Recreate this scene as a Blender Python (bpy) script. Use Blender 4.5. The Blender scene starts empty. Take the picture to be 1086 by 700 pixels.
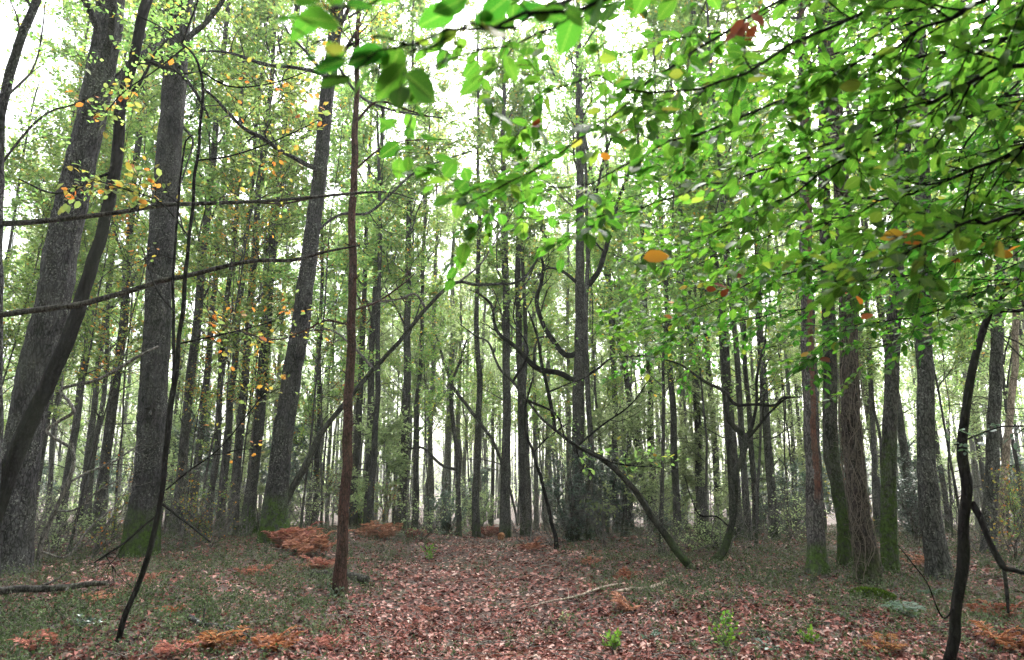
import bpy, math, random
import numpy as np
PI = math.pi
C = bpy.context.scene.collection
SC = bpy.context.scene
rng = np.random.default_rng(7)

# ------------------------------------------------------------------ camera frame (photo 1086 x 700)
FPX, CX, CY = 760.0, 543.0, 350.0
PITCH = math.atan(160.0 / 760.0)
EYE = np.array([0.0, 0.0, 1.6])
cp, sp = math.cos(PITCH), math.sin(PITCH)

def ray(px, py):
    u = (px - CX) / FPX; v = (CY - py) / FPX
    return np.array([u, cp - v * sp, sp + v * cp])
def at(px, py, Y):                       # point seen at (px,py) in the vertical plane y = Y
    r = ray(px, py); return EYE + r * (Y / r[1])
def mpp(py, Y):                          # metres per photo pixel there
    return (Y / ray(CX, py)[1]) / FPX
def project(p):
    d = np.asarray(p) - EYE
    z = d[..., 1] * cp + d[..., 2] * sp; y = -d[..., 1] * sp + d[..., 2] * cp
    return CX + FPX * d[..., 0] / z, CY - FPX * y / z, z

def sstep(a, b, x):
    t = np.clip((x - a) / (b - a), 0, 1); return t * t * (3 - 2 * t)
def gz(x, y):
    x = np.asarray(x, float); y = np.asarray(y, float)
    z = -1.7 * (1 - np.exp(-np.maximum(y - 18, 0) ** 1.3 * 0.012))
    z = z + 0.22 * sstep(-1.2, -5, x) * sstep(6, 11, y) * (1 - sstep(22, 40, y))
    z = z + 0.10 * sstep(1.5, 6, x) * sstep(9, 14, y) * (1 - sstep(22, 40, y))
    z = z + 0.30 * np.exp(-((x + 4.6) ** 2 / 1.1 + (y - 16.3) ** 2 / 5))
    near = 1 - sstep(60, 140, np.hypot(x, y))
    z = z + near * (0.05 * np.sin(x * 0.9 + 1.3 * np.sin(y * 0.5)) + 0.045 * np.sin(y * 1.1 + 0.8 * x + 2)
                    + 0.02 * np.sin(3.1 * x + 1) * np.sin(2.7 * y) + 0.012 * np.sin(7.3 * x - 2.0 * y))
    z = z - 0.05 * np.exp(-(x + 0.3) ** 2 / 1.6) * (1 - sstep(17, 24, y))
    return z
def ghit(px, py, far=60):
    r = ray(px, py); y = 3.0
    while y < far:
        p = EYE + r * (y / r[1])
        if p[2] <= gz(p[0], p[1]): return y
        y += 0.05
    return far

# ------------------------------------------------------------------ mesh builder
class MB:
    def __init__(s): s.v = []; s.f = []; s.r = []; s.n = 0; s.uv = []
    def add(s, V, F, R=None, UV=None):
        V = np.asarray(V, np.float32).reshape(-1, 3); F = np.asarray(F, np.int64)
        s.v.append(V); s.f.append(F + s.n)
        s.r.append(np.zeros(len(V), np.float32) if R is None else np.asarray(R, np.float32))
        s.uv.append(np.zeros((len(V), 2), np.float32) if UV is None else np.asarray(UV, np.float32))
        s.n += len(V)
    def mesh(s, name, mat, smooth=True):
        me = bpy.data.meshes.new(name)
        V = np.concatenate(s.v); nl = sum(f.size for f in s.f)
        tot = np.concatenate([np.full(len(f), f.shape[1], np.int32) for f in s.f])
        idx = np.concatenate([f.ravel() for f in s.f]).astype(np.int32)
        start = np.concatenate([[0], np.cumsum(tot)[:-1]]).astype(np.int32)
        me.vertices.add(len(V)); me.vertices.foreach_set("co", V.ravel())
        me.loops.add(nl); me.loops.foreach_set("vertex_index", idx)
        me.polygons.add(len(tot)); me.polygons.foreach_set("loop_start", start)
        try: me.polygons.foreach_set("loop_total", tot)
        except Exception: pass
        me.polygons.foreach_set("use_smooth", np.full(len(tot), smooth, bool))
        a = me.attributes.new("rnd", 'FLOAT', 'POINT'); a.data.foreach_set("value", np.concatenate(s.r))
        a = me.attributes.new("luv", 'FLOAT_VECTOR', 'POINT')
        uv = np.concatenate(s.uv); uv3 = np.zeros((len(uv), 3), np.float32); uv3[:, :2] = uv
        a.data.foreach_set("vector", uv3.ravel())
        me.update(calc_edges=True); me.validate()
        me.materials.append(mat)
        return me
    def build(s, name, mat, parent=None, smooth=True):
        return link(name, s.mesh(name, mat, smooth), parent)

def link(name, me, parent=None):
    o = bpy.data.objects.new(name, me); C.objects.link(o)
    if parent is not None: o.parent = parent
    return o
def tag(o, label=None, cat=None, group=None, kind=None):
    if label: o["label"] = label
    if cat: o["category"] = cat
    if group: o["group"] = group
    if kind: o["kind"] = kind
    return o
def empty(name, loc, rot=(0, 0, 0)):
    o = bpy.data.objects.new(name, None); o.empty_display_size = 0.2
    o.location = [float(c) for c in loc]; o.rotation_euler = rot; C.objects.link(o); return o

def norm(a): return a / np.maximum(np.linalg.norm(a, axis=-1, keepdims=True), 1e-9)

def tubes(mb, P, R, sides=4, rough=0.0, tip=False, rnd=None):
    """P (M,N,3) polylines, R (M,N) radii -> tubes with parallel-ish frames"""
    P = np.asarray(P, float)
    if P.ndim == 2: P = P[None]; R = np.asarray(R, float)[None]
    M, N, _ = P.shape
    T = np.empty_like(P); T[:, 1:-1] = P[:, 2:] - P[:, :-2]; T[:, 0] = P[:, 1] - P[:, 0]; T[:, -1] = P[:, -1] - P[:, -2]
    T = norm(T)
    ref = np.where(np.abs(T[:, :1, 2:3]) > 0.75, np.array([[[1.0, 0, 0]]]), np.array([[[0, 0, 1.0]]]))
    A = np.empty_like(P); a = norm(np.cross(T[:, 0], ref[:, 0]))
    for i in range(N):
        a = norm(a - T[:, i] * np.sum(a * T[:, i], -1, keepdims=True)); A[:, i] = a
    B = np.cross(T, A)
    th = np.arange(sides) * 2 * PI / sides
    ct, st = np.cos(th), np.sin(th)
    rr = np.repeat(R[:, :, None], sides, 2)
    if rough > 0:
        k = rng.random((M, 6)) * 6.28
        ii = np.arange(N)[None, :, None]
        rr = rr * (1 + rough * (np.sin(3 * th[None, None] + k[:, :1, None] + 0.20 * ii) * .5
                                + np.sin(5 * th[None, None] + k[:, 1:2, None] - 0.31 * ii) * .4
                                + 0.35 * rng.normal(size=(M, N, sides))))
        if sides >= 20:
            ph = np.cumsum(rng.normal(size=(M, N, 3)) * .5, 1) + k[:, None, :3]
            rr = rr * (1 + .022 * np.sin(9 * th + ph[..., :1]) + .02 * np.sin(13 * th + ph[..., 1:2]) + .018 * np.sin(17 * th + ph[..., 2:3]))
    V = P[:, :, None] + rr[..., None] * (A[:, :, None] * ct[:, None] + B[:, :, None] * st[:, None])
    base = (np.arange(M) * N * sides)[:, None, None]
    i = np.arange(N - 1)[None, :, None] * sides; j = np.arange(sides)[None, None]; j2 = (j + 1) % sides
    F = np.stack([base + i + j, base + i + j2, base + i + sides + j2, base + i + sides + j], -1).reshape(-1, 4)
    seg = np.concatenate([np.zeros((M, 1)), np.cumsum(np.linalg.norm(P[:, 1:] - P[:, :-1], axis=-1), 1)], 1)
    UV = np.stack([np.repeat(np.tile(th / 6.2832, (M, 1))[:, None], N, 1), np.repeat(seg[:, :, None], sides, 2)], -1).reshape(-1, 2)
    rn = np.repeat(rng.random(M) if rnd is None else np.broadcast_to(rnd, (M,)), N * sides)
    mb.add(V, F, rn, UV)

def resample(pts, n, smooth=True):
    """Catmull-Rom through rows of pts -> n rows"""
    p = np.asarray(pts, float); m = len(p)
    d = np.concatenate([[0], np.cumsum(np.linalg.norm(np.diff(p[:, :2], axis=0), axis=1) + 1e-6)])
    t = np.linspace(0, d[-1], n); out = np.empty((n, p.shape[1]))
    pe = np.vstack([2 * p[0] - p[1], p, 2 * p[-1] - p[-2]])
    for k, tt in enumerate(t):
        i = min(max(np.searchsorted(d, tt, side='right') - 1, 0), m - 2)
        u = (tt - d[i]) / (d[i + 1] - d[i]); a, b, c, e = pe[i], pe[i + 1], pe[i + 2], pe[i + 3]
        out[k] = 0.5 * ((2 * b) + (-a + c) * u + (2 * a - 5 * b + 4 * c - e) * u * u + (-a + 3 * b - 3 * c + e) * u ** 3)
    return out

def children(P, R, k, t0, t1, ang, length, n, jit, up, rs, fall=0.5, flat=0.0):
    """grow k child polylines on every parent polyline"""
    M, N, _ = P.shape
    t = t0 + (t1 - t0) * (np.arange(k)[None] + rng.random((M, k))) / k
    x = t * (N - 1); i = np.clip(x.astype(int), 0, N - 2); f = (x - i)[..., None]
    m = np.arange(M)[:, None]
    S = P[m, i] * (1 - f) + P[m, i + 1] * f; T = norm(P[m, i + 1] - P[m, i])
    r = (R[m, i] * (1 - f[..., 0]) + R[m, i + 1] * f[..., 0])
    Q = rng.normal(size=(M, k, 3)); Q[..., 2] *= (1 - flat); Q = norm(Q - T * np.sum(Q * T, -1, keepdims=True))
    a = ang[0] + (ang[1] - ang[0]) * rng.random((M, k, 1))
    D = norm(T * np.cos(a) + Q * np.sin(a))
    D[..., 2] += up; D = norm(D)
    L = (length[0] + (length[1] - length[0]) * rng.random((M, k, 1))) * (1 - fall * (t[..., None] - t0) / max(t1 - t0, 1e-6))
    out = np.empty((M, k, n, 3)); out[:, :, 0] = S; p = S; d = D
    for s in range(1, n):
        d = d + jit * rng.normal(size=d.shape); d[..., 2] += up * 0.35; d = norm(d)
        p = p + d * L / (n - 1); out[:, :, s] = p
    r0 = np.minimum(r * rs, r * 0.9)[..., None]
    RR = r0 * np.linspace(1, 0.35, n)
    return out.reshape(-1, n, 3), RR.reshape(-1, n)

# leaf templates: (u along, v across, w normal)
LT = {
 'dia': (np.array([[0, 0, 0], [.5, .36, .07], [1, 0, -.05], [.5, -.36, .07]]), np.array([[0, 1, 2, 3]])),
 'hex': (np.array([[0, 0, 0], [.3, .3, .08], [.72, .26, .04], [1, 0, -.1], [.72, -.26, .04], [.3, -.3, .08], [.5, 0, 0]]),
         np.array([[0, 1, 2, 6], [6, 2, 3, 4], [0, 6, 4, 5]])),
}
def ovate(n=7, fold=0.12, droop=0.14, wid=0.31):
    us = np.linspace(0, 1, n); V = []; F = []
    for i, u in enumerate(us):
        w = wid * (np.sin(PI * u ** 0.82) ** 0.75) if 0 < u < 1 else 0.004
        h = -droop * u * u + 0.05 * u
        V += [[u, w, h + fold * w + 0.012 * (-1) ** i], [u, 0, h], [u, -w, h + fold * w + 0.012 * (-1) ** i]]
    for i in range(n - 1):
        a = i * 3; F += [[a, a + 1, a + 4, a + 3], [a + 1, a + 2, a + 5, a + 4]]
    return np.array(V), np.array(F)
LT['ova'] = ovate()
LT['ova5'] = ovate(5)
LT['curl'] = ovate(5, 0.55, 0.5, 0.30)
LT['holly'] = ovate(5, 0.1, 0.3, 0.24)
LT['blade'] = (np.array([[0, .03, 0], [.5, .035, .25], [1, 0, .1], [.5, -.035, .25], [0, -.03, 0]]), np.array([[0, 1, 3, 4], [1, 2, 2, 3]]))

def leaves(mb, P, A, Nn, size, kind='dia', rnd=None, wid=1.0):
    """P positions (n,3), A axis dirs, Nn approx normals, size (n,)"""
    V0, F0 = LT[kind]; n = len(P)
    if n == 0: return
    A = norm(A); Nn = norm(Nn - A * np.sum(A * Nn, -1, keepdims=True)); B = np.cross(Nn, A)
    s = np.asarray(size).reshape(-1, 1, 1) * np.ones((n, 1, 1))
    wv = V0[None, :, 1:2] * (wid if np.isscalar(wid) else wid.reshape(-1, 1, 1))
    V = P[:, None] + s * (V0[None, :, 0:1] * A[:, None] + wv * B[:, None] + V0[None, :, 2:3] * Nn[:, None])
    F = F0[None] + (np.arange(n) * len(V0))[:, None, None]
    r = rng.random(n) if rnd is None else rnd
    UV = np.tile(V0[:, :2], (n, 1))
    mb.add(V, F.reshape(-1, F0.shape[1]), np.repeat(r, len(V0)), UV)

def twig_leaves(mb, P, m, size, kind='dia', spread=0.03, tilt=0.5, t0=0.1, rnd=None, wid=1.0, droop=0.0):
    """m leaves on every polyline of P, set left and right like a spray"""
    M, N, _ = P.shape
    t = t0 + (1 - t0) * (np.arange(m)[None] + 0.6 * rng.random((M, m))) / m; t = np.minimum(t, 0.999)
    x = t * (N - 1); i = x.astype(int); f = (x - i)[..., None]; k = np.arange(M)[:, None]
    S = P[k, i] * (1 - f) + P[k, i + 1] * f; T = norm(P[k, i + 1] - P[k, i])
    up = np.zeros_like(T); up[..., 2] = 1
    side = norm(np.cross(T, up) + 1e-6)
    sg = np.where((np.arange(m)[None] % 2) == 0, 1.0, -1.0)[..., None] * np.ones((M, 1, 1))
    A = norm(T * 0.6 + side * sg * 0.8 + 0.3 * rng.normal(size=T.shape))
    A[:, -1] = norm(T[:, -1] + 0.2 * rng.normal(size=T[:, -1].shape))
    S = S + spread * rng.normal(size=S.shape)
    A[..., 2] -= droop * rng.random((M, m)); A = norm(A)
    Nn = up + tilt * rng.normal(size=T.shape)
    sz = size * (0.7 + 0.6 * rng.random(M * m))
    leaves(mb, S.reshape(-1, 3), A.reshape(-1, 3), Nn.reshape(-1, 3), sz, kind,
           None if rnd is None else rnd(M * m), wid)

# ------------------------------------------------------------------ materials
def nt(name):
    m = bpy.data.materials.new(name); m.use_nodes = True; n = m.node_tree.nodes; n.clear()
    return m, n, m.node_tree.links
def ramp(n, stops, interp='LINEAR'):
    r = n.new('ShaderNodeValToRGB'); r.color_ramp.interpolation = interp; e = r.color_ramp.elements
    while len(e) < len(stops): e.new(0.5)
    for k, (p, c) in enumerate(stops): e[k].position = p; e[k].color = (*c, 1)
    return r
def mixc(n, l, fac, a, b, mode='MIX'):
    x = n.new('ShaderNodeMix'); x.data_type = 'RGBA'; x.blend_type = mode
    for s, v in ((x.inputs[0], fac), (x.inputs[6], a), (x.inputs[7], b)):
        if hasattr(v, 'is_output'): l.new(v, s)
        elif isinstance(v, tuple): s.default_value = (*v, 1)
        else: s.default_value = v
    return x.outputs[2]
def maths(n, l, op, a, b=0.0, c=0.0, clamp=False):
    x = n.new('ShaderNodeMath'); x.operation = op; x.use_clamp = clamp
    for s, v in zip(x.inputs, (a, b, c)):
        if hasattr(v, 'is_output'): l.new(v, s)
        else: s.default_value = v
    return x.outputs[0]
def noise(n, l, co, scale, detail=3, rough=0.55, vec=None):
    if vec:
        mp = n.new('ShaderNodeMapping'); mp.inputs['Scale'].default_value = vec; l.new(co, mp.inputs[0]); co = mp.outputs[0]
    x = n.new('ShaderNodeTexNoise'); x.inputs['Scale'].default_value = scale
    x.inputs['Detail'].default_value = detail; x.inputs['Roughness'].default_value = rough; l.new(co, x.inputs['Vector'])
    return x.outputs[0]

def bark(name, dark, light, lich=(0.30, 0.31, 0.28), lamt=0.5, moss=0.0, mossh=0.6, stripe=None, scale=1.0, bump=0.6):
    m, n, l = nt(name)
    tc = n.new('ShaderNodeTexCoord').outputs['Object']
    oi = n.new('ShaderNodeObjectInfo')
    big = noise(n, l, tc, 1.3 * scale, 3)
    rid = noise(n, l, tc, 9 * scale, 6, .7, (1, 1, .22))
    fine = noise(n, l, tc, 42 * scale, 4, .7, (1, 1, .5))
    h = maths(n, l, 'ADD', maths(n, l, 'MULTIPLY', rid, .65), maths(n, l, 'MULTIPLY', fine, .35))
    nv = n.new('ShaderNodeTexNoise'); nv.inputs['Scale'].default_value = 5 * scale; nv.inputs['Detail'].default_value = 3; l.new(tc, nv.inputs['Vector'])
    wv = n.new('ShaderNodeVectorMath'); wv.operation = 'MULTIPLY_ADD'; l.new(nv.outputs['Color'], wv.inputs[0]); wv.inputs[1].default_value = (.12, .12, .12); l.new(tc, wv.inputs[2])
    mpv = n.new('ShaderNodeMapping'); mpv.inputs['Scale'].default_value = (1, 1, .26); l.new(wv.outputs[0], mpv.inputs[0])
    vf_ = n.new('ShaderNodeTexVoronoi'); vf_.feature = 'DISTANCE_TO_EDGE'; vf_.inputs['Scale'].default_value = 24 * scale; l.new(mpv.outputs[0], vf_.inputs['Vector'])
    fis = maths(n, l, 'MULTIPLY', vf_.outputs['Distance'], 5.0, clamp=True)
    h = maths(n, l, 'ADD', maths(n, l, 'MULTIPLY', h, .8), maths(n, l, 'MULTIPLY', maths(n, l, 'SUBTRACT', fis, .5), .16))
    h = maths(n, l, 'ADD', h, .09)
    r = ramp(n, [(.40, dark), (.50, tuple(.5 * (a + b) for a, b in zip(dark, light))), (.60, tuple(1.25 * a for a in light))]); l.new(h, r.inputs[0]); col = r.outputs[0]
    # lichen specks
    v = n.new('ShaderNodeTexVoronoi'); v.inputs['Scale'].default_value = 17 * scale; l.new(tc, v.inputs['Vector'])
    sp_ = noise(n, l, tc, 30 * scale, 5, .75); pa = noise(n, l, tc, 3.0 * scale, 4)
    mk = maths(n, l, 'MULTIPLY', maths(n, l, 'MULTIPLY', maths(n, l, 'SUBTRACT', sp_, .53), 9, clamp=True),
               maths(n, l, 'MULTIPLY', maths(n, l, 'SUBTRACT', pa, .40), 5, clamp=True), clamp=True)
    col = mixc(n, l, maths(n, l, 'MULTIPLY', mk, lamt), col, lich)
    if stripe:
        ua = n.new('ShaderNodeAttribute'); ua.attribute_name = 'luv'
        gx = n.new('ShaderNodeSeparateXYZ'); l.new(ua.outputs['Vector'], gx.inputs[0])
        w = maths(n, l, 'ADD', gx.outputs[0], maths(n, l, 'MULTIPLY', maths(n, l, 'SUBTRACT', noise(n, l, tc, 1.6, 4, .6, (.3, .3, 1.2)), .5), .26))
        s = maths(n, l, 'MULTIPLY', maths(n, l, 'SUBTRACT', .075, maths(n, l, 'ABSOLUTE', maths(n, l, 'SUBTRACT', w, stripe[1]))), 60, clamp=True)
        hz = n.new('ShaderNodeSeparateXYZ'); l.new(tc, hz.inputs[0])
        s = maths(n, l, 'MULTIPLY', s, maths(n, l, 'MULTIPLY', maths(n, l, 'SUBTRACT', hz.outputs[2], 1.1), 3, clamp=True))
        col = mixc(n, l, maths(n, l, 'MULTIPLY', s, maths(n, l, 'MULTIPLY_ADD', fis, .5, .3)), col, stripe[0])
    # green algae bloom up the trunk
    al = maths(n, l, 'MULTIPLY', maths(n, l, 'SUBTRACT', noise(n, l, tc, 1.1, 3), .45), 2.2, clamp=True)
    col = mixc(n, l, maths(n, l, 'MULTIPLY', al, .30), col, (.075, .09, .055))
    ms = None
    if moss > 0:
        sx = n.new('ShaderNodeSeparateXYZ'); l.new(tc, sx.inputs[0])
        z = maths(n, l, 'ADD', sx.outputs[2], maths(n, l, 'MULTIPLY', maths(n, l, 'SUBTRACT', noise(n, l, tc, 3.5, 5, .7), .5), 2.2 * mossh))
        ms = maths(n, l, 'MULTIPLY', maths(n, l, 'SUBTRACT', mossh, z), 2.2 / mossh, clamp=True)
        ms = maths(n, l, 'MULTIPLY', ms, maths(n, l, 'MULTIPLY', maths(n, l, 'SUBTRACT', noise(n, l, tc, 7, 5, .7), .36), 6, clamp=True))
        ms = maths(n, l, 'MULTIPLY', ms, moss)
        mr = ramp(n, [(.35, (.010, .022, .004)), (.62, (.05, .095, .012))]); l.new(noise(n, l, tc, 22, 4, .7), mr.inputs[0])
        col = mixc(n, l, ms, col, mr.outputs[0])
    hs = n.new('ShaderNodeHueSaturation'); l.new(col, hs.inputs['Color'])
    l.new(maths(n, l, 'MULTIPLY_ADD', oi.outputs['Random'], .45, .78), hs.inputs['Value'])
    b = n.new('ShaderNodeBsdfPrincipled'); l.new(hs.outputs[0], b.inputs['Base Color'])
    b.inputs['Roughness'].default_value = .93; b.inputs['Specular IOR Level'].default_value = .06
    bp = n.new('ShaderNodeBump'); bp.inputs['Strength'].default_value = bump; bp.inputs['Distance'].default_value = .035
    l.new(h, bp.inputs['Height']); l.new(bp.outputs[0], b.inputs['Normal'])
    o = n.new('ShaderNodeOutputMaterial'); l.new(b.outputs[0], o.inputs[0])
    return m

def leafm(name, stops, trans=0.5, tgain=1.9, veins=False, rough=.6, spec=.18, vary=.35, interp='LINEAR'):
    m, n, l = nt(name)
    at_ = n.new('ShaderNodeAttribute'); at_.attribute_name = 'rnd'
    r = ramp(n, stops, interp); l.new(at_.outputs['Fac'], r.inputs[0]); col = r.outputs[0]
    oi = n.new('ShaderNodeObjectInfo')
    hs = n.new('ShaderNodeHueSaturation'); l.new(col, hs.inputs['Color'])
    l.new(maths(n, l, 'MULTIPLY_ADD', oi.outputs['Random'], vary, 1 - vary / 2), hs.inputs['Value'])
    l.new(maths(n, l, 'MULTIPLY_ADD', oi.outputs['Random'], .03, .485), hs.inputs['Hue'])
    col = hs.outputs[0]
    if veins:
        uv = n.new('ShaderNodeAttribute'); uv.attribute_name = 'luv'
        sx = n.new('ShaderNodeSeparateXYZ'); l.new(uv.outputs['Vector'], sx.inputs[0])
        av = maths(n, l, 'ABSOLUTE', sx.outputs[1])
        q = maths(n, l, 'SUBTRACT', sx.outputs[0], maths(n, l, 'MULTIPLY', av, .9))
        s = maths(n, l, 'ABSOLUTE', maths(n, l, 'SINE', maths(n, l, 'MULTIPLY', q, 26)))
        vv = maths(n, l, 'SUBTRACT', 1, maths(n, l, 'MULTIPLY', s, 5), clamp=True)
        mid = maths(n, l, 'SUBTRACT', 1, maths(n, l, 'MULTIPLY', av, 60), clamp=True)
        vf = maths(n, l, 'MAXIMUM', maths(n, l, 'MULTIPLY', vv, .35), maths(n, l, 'MULTIPLY', mid, .6))
        col = mixc(n, l, vf, col, (.20, .26, .06))
    d = n.new('ShaderNodeBsdfPrincipled'); l.new(col, d.inputs['Base Color']); d.inputs['Roughness'].default_value = rough
    d.inputs['Specular IOR Level'].default_value = spec
    t = n.new('ShaderNodeBsdfTranslucent'); l.new(mixc(n, l, 1.0, col, (tgain, tgain, tgain * .8), 'MULTIPLY'), t.inputs[0])
    x = n.new('ShaderNodeMixShader'); x.inputs[0].default_value = trans
    l.new(d.outputs[0], x.inputs[1]); l.new(t.outputs[0], x.inputs[2])
    o = n.new('ShaderNodeOutputMaterial'); l.new(x.outputs[0], o.inputs[0])
    return m

M = {}
M['bark_oak'] = bark('bark_oak', (.004, .0036, .004), (.036, .034, .038), lamt=.55)
M['bark_oak_moss'] = bark('bark_oak_moss', (.004, .0036, .004), (.036, .034, .037), lamt=.55, moss=1, mossh=1.0)
M['bark_moss_low'] = bark('bark_moss_low', (.022, .02, .02), (.12, .105, .095), lamt=.5, moss=.9, mossh=.75)
M['bark_rough'] = bark('bark_rough', (.009, .0065, .006), (.078, .062, .055), lich=(.26, .22, .19), lamt=.6, moss=.5, mossh=.6, scale=1.0, bump=1)
M['bark_mossy_tall'] = bark('bark_mossy_tall', (.008, .0075, .0075), (.058, .053, .05), lamt=.4, moss=.9, mossh=2.4)
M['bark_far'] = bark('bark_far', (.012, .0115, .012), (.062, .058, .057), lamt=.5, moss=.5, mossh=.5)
M['bark_hazed'] = bark('bark_hazed', (.05, .05, .048), (.17, .165, .155), lich=(.30, .31, .28), lamt=.6, moss=.3, mossh=.6)  # grey bark, paled to imitate haze on distant trees
M['bark_dark'] = bark('bark_dark', (.0025, .002, .0025), (.009, .0075, .0085), lamt=.04)
M['bark_red'] = bark('bark_red', (.014, .008, .007), (.075, .036, .030), lich=(.17, .12, .10), lamt=.4, scale=1.4)
M['bark_split'] = bark('bark_split', (.014, .012, .013), (.07, .062, .062), lamt=.5, moss=.9, mossh=.55, stripe=((.12, .045, .03), .50))
M['bark_pale'] = bark('bark_pale', (.10, .075, .06), (.30, .24, .20), lamt=.3)
M['bark_lichen'] = bark('bark_lichen', (.009, .009, .009), (.062, .06, .058), lich=(.26, .26, .24), lamt=.9)
M['bark_branch'] = bark('bark_branch', (.03, .027, .026), (.14, .128, .118), lamt=.8, moss=0, bump=.35)
M['bark_limb'] = bark('bark_limb', (.008, .007, .007), (.05, .046, .043), lich=(.22, .21, .19), lamt=.55, bump=.35)
M['bark_arch'] = bark('bark_arch', (.006, .0065, .005), (.034, .034, .029), lamt=.3, moss=.6, mossh=.7, bump=.35)
M['stub_wood'] = bark('stub_wood', (.16, .07, .03), (.38, .18, .09), lamt=.2)

G1, G2, G3 = (.05, .10, .026), (.088, .148, .044), (.13, .185, .06)
M['leaf_beech'] = leafm('leaf_beech', [(0, (.014, .062, .006)), (.5, (.028, .098, .009)), (.9, (.052, .135, .014)), (.985, (.11, .165, .02)), (1, (.18, .17, .03))], .58, 1.8, True, .55, .14, .1)
M['leaf_orange'] = leafm('leaf_orange', [(0, (.30, .07, .015)), (.45, (.42, .17, .02)), (.8, (.36, .25, .03)), (1, (.12, .05, .02))], .5, 1.5, False, .6)
M['leaf_red'] = leafm('leaf_red', [(0, (.10, .018, .008)), (1, (.16, .035, .012))], .35, 1.2, False, .7)
M['leaf_canopy'] = leafm('leaf_canopy', [(0, G1), (.45, G2), (.88, G3), (.97, (.20, .20, .04)), (1, (.30, .15, .03))], .62, 3.2)
M['leaf_yellowing'] = leafm('leaf_yellowing', [(0, G2), (.45, G3), (.72, (.24, .20, .035)), (1, (.38, .13, .025))], .55, 1.8)
M['leaf_pale_haze'] = leafm('leaf_pale_haze', [(0, (.115, .155, .08)), (.6, (.16, .20, .11)), (1, (.20, .23, .14))], .62, 3.0)  # pale green, lightened and greyed further to stand in for distance haze
M['leaf_holly'] = leafm('leaf_holly', [(0, (.018, .045, .032)), (.6, (.034, .078, .055)), (1, (.07, .12, .085))], .15, 1.5, False, .3, .6)
M['leaf_bluish'] = leafm('leaf_bluish', [(0, (.04, .085, .06)), (1, (.09, .15, .11))], .35, 1.5, False, .35, .5)
M['leaf_bright'] = leafm('leaf_bright', [(0, (.07, .16, .02)), (1, (.13, .24, .03))], .5, 1.7)
M['leaf_ground'] = leafm('leaf_ground', [(0, (.022, .038, .014)), (.4, (.055, .086, .036)), (.78, (.11, .14, .075)), (.84, (.12, .085, .07)), (1, (.15, .10, .085))], .25, 1.5, False, .8, .10)
M['leaf_litter'] = leafm('leaf_litter', [(0, (.018, .007, .006)), (.2, (.060, .019, .014)), (.42, (.155, .052, .041)), (.66, (.27, .115, .095)), (.86, (.40, .235, .205)), (1, (.52, .37, .33))], .12, 1.2, False, .75, .14)
M['bracken'] = leafm('bracken', [(0, (.10, .035, .025)), (.5, (.26, .085, .060)), (1, (.42, .20, .15))], .3, 1.3, False, .7, .2)
M['bracken_orange'] = leafm('bracken_orange', [(0, (.08, .028, .014)), (.5, (.21, .065, .026)), (1, (.33, .14, .06))], .3, 1.3, False, .7, .2)
M['moss'] = leafm('moss', [(0, (.04, .075, .012)), (1, (.12, .19, .03))], .2, 1.3, False, .9, .1)
M['dry_ivy'] = leafm('dry_ivy', [(0, (.05, .038, .032)), (1, (.15, .12, .10))], .1, 1.2, False, .8, .2)

def ground_mat():
    m, n, l = nt('forest_floor')
    tc = n.new('ShaderNodeTexCoord').outputs['Object']
    v = n.new('ShaderNodeTexVoronoi'); v.inputs['Scale'].default_value = 17; v.inputs['Randomness'].default_value = 1; l.new(tc, v.inputs['Vector'])
    sx = n.new('ShaderNodeSeparateColor'); l.new(v.outputs['Color'], sx.inputs[0])
    r = ramp(n, [(0, (.025, .014, .011)), (.3, (.07, .032, .025)), (.6, (.13, .055, .042)), (.85, (.20, .10, .08)), (1, (.27, .17, .14))])
    l.new(sx.outputs[0], r.inputs[0])
    dk = noise(n, l, tc, 6, 5, .7)
    col = mixc(n, l, maths(n, l, 'MULTIPLY', maths(n, l, 'SUBTRACT', dk, .35), 2.0, clamp=True), (.028, .018, .014), r.outputs[0])
    gp = maths(n, l, 'MULTIPLY', maths(n, l, 'SUBTRACT', noise(n, l, tc, .45, 4, .6), .50), 6, clamp=True)
    gr = ramp(n, [(.3, (.022, .034, .015)), (.7, (.07, .085, .04))]); l.new(noise(n, l, tc, 14, 5, .7), gr.inputs[0])
    col = mixc(n, l, maths(n, l, 'MULTIPLY', gp, .55), col, gr.outputs[0])
    b = n.new('ShaderNodeBsdfPrincipled'); l.new(col, b.inputs['Base Color']); b.inputs['Roughness'].default_value = .9
    bp = n.new('ShaderNodeBump'); bp.inputs['Strength'].default_value = .8; bp.inputs['Distance'].default_value = .04
    l.new(maths(n, l, 'ADD', v.outputs['Distance'], dk), bp.inputs['Height']); l.new(bp.outputs[0], b.inputs['Normal'])
    o = n.new('ShaderNodeOutputMaterial'); l.new(b.outputs[0], o.inputs[0])
    return m

# ------------------------------------------------------------------ ground
def axis(lim, near, n1, n2):
    a = np.linspace(0, near, n1); b = near + (lim - near) * np.linspace(0, 1, n2)[1:] ** 2.2
    p = np.concatenate([a, b]); return p
def build_ground():
    ax = axis(200, 24, 170, 40); X = np.concatenate([-ax[::-1][:-1], ax]); 
    Yp = axis(200, 40, 300, 40); Yn = -axis(60, 6, 20, 12)[::-1][:-1]; Y = np.concatenate([Yn, Yp])
    xx, yy = np.meshgrid(X, Y); z = gz(xx, yy)
    V = np.stack([xx, yy, z], -1).reshape(-1, 3); w = len(X); h = len(Y)
    i, j = np.meshgrid(np.arange(h - 1), np.arange(w - 1), indexing='ij'); a = i * w + j
    F = np.stack([a, a + 1, a + w + 1, a + w], -1).reshape(-1, 4)
    mb = MB(); mb.add(V, F); o = mb.build('ground', ground_mat()); tag(o, kind='structure')
build_ground()

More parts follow.
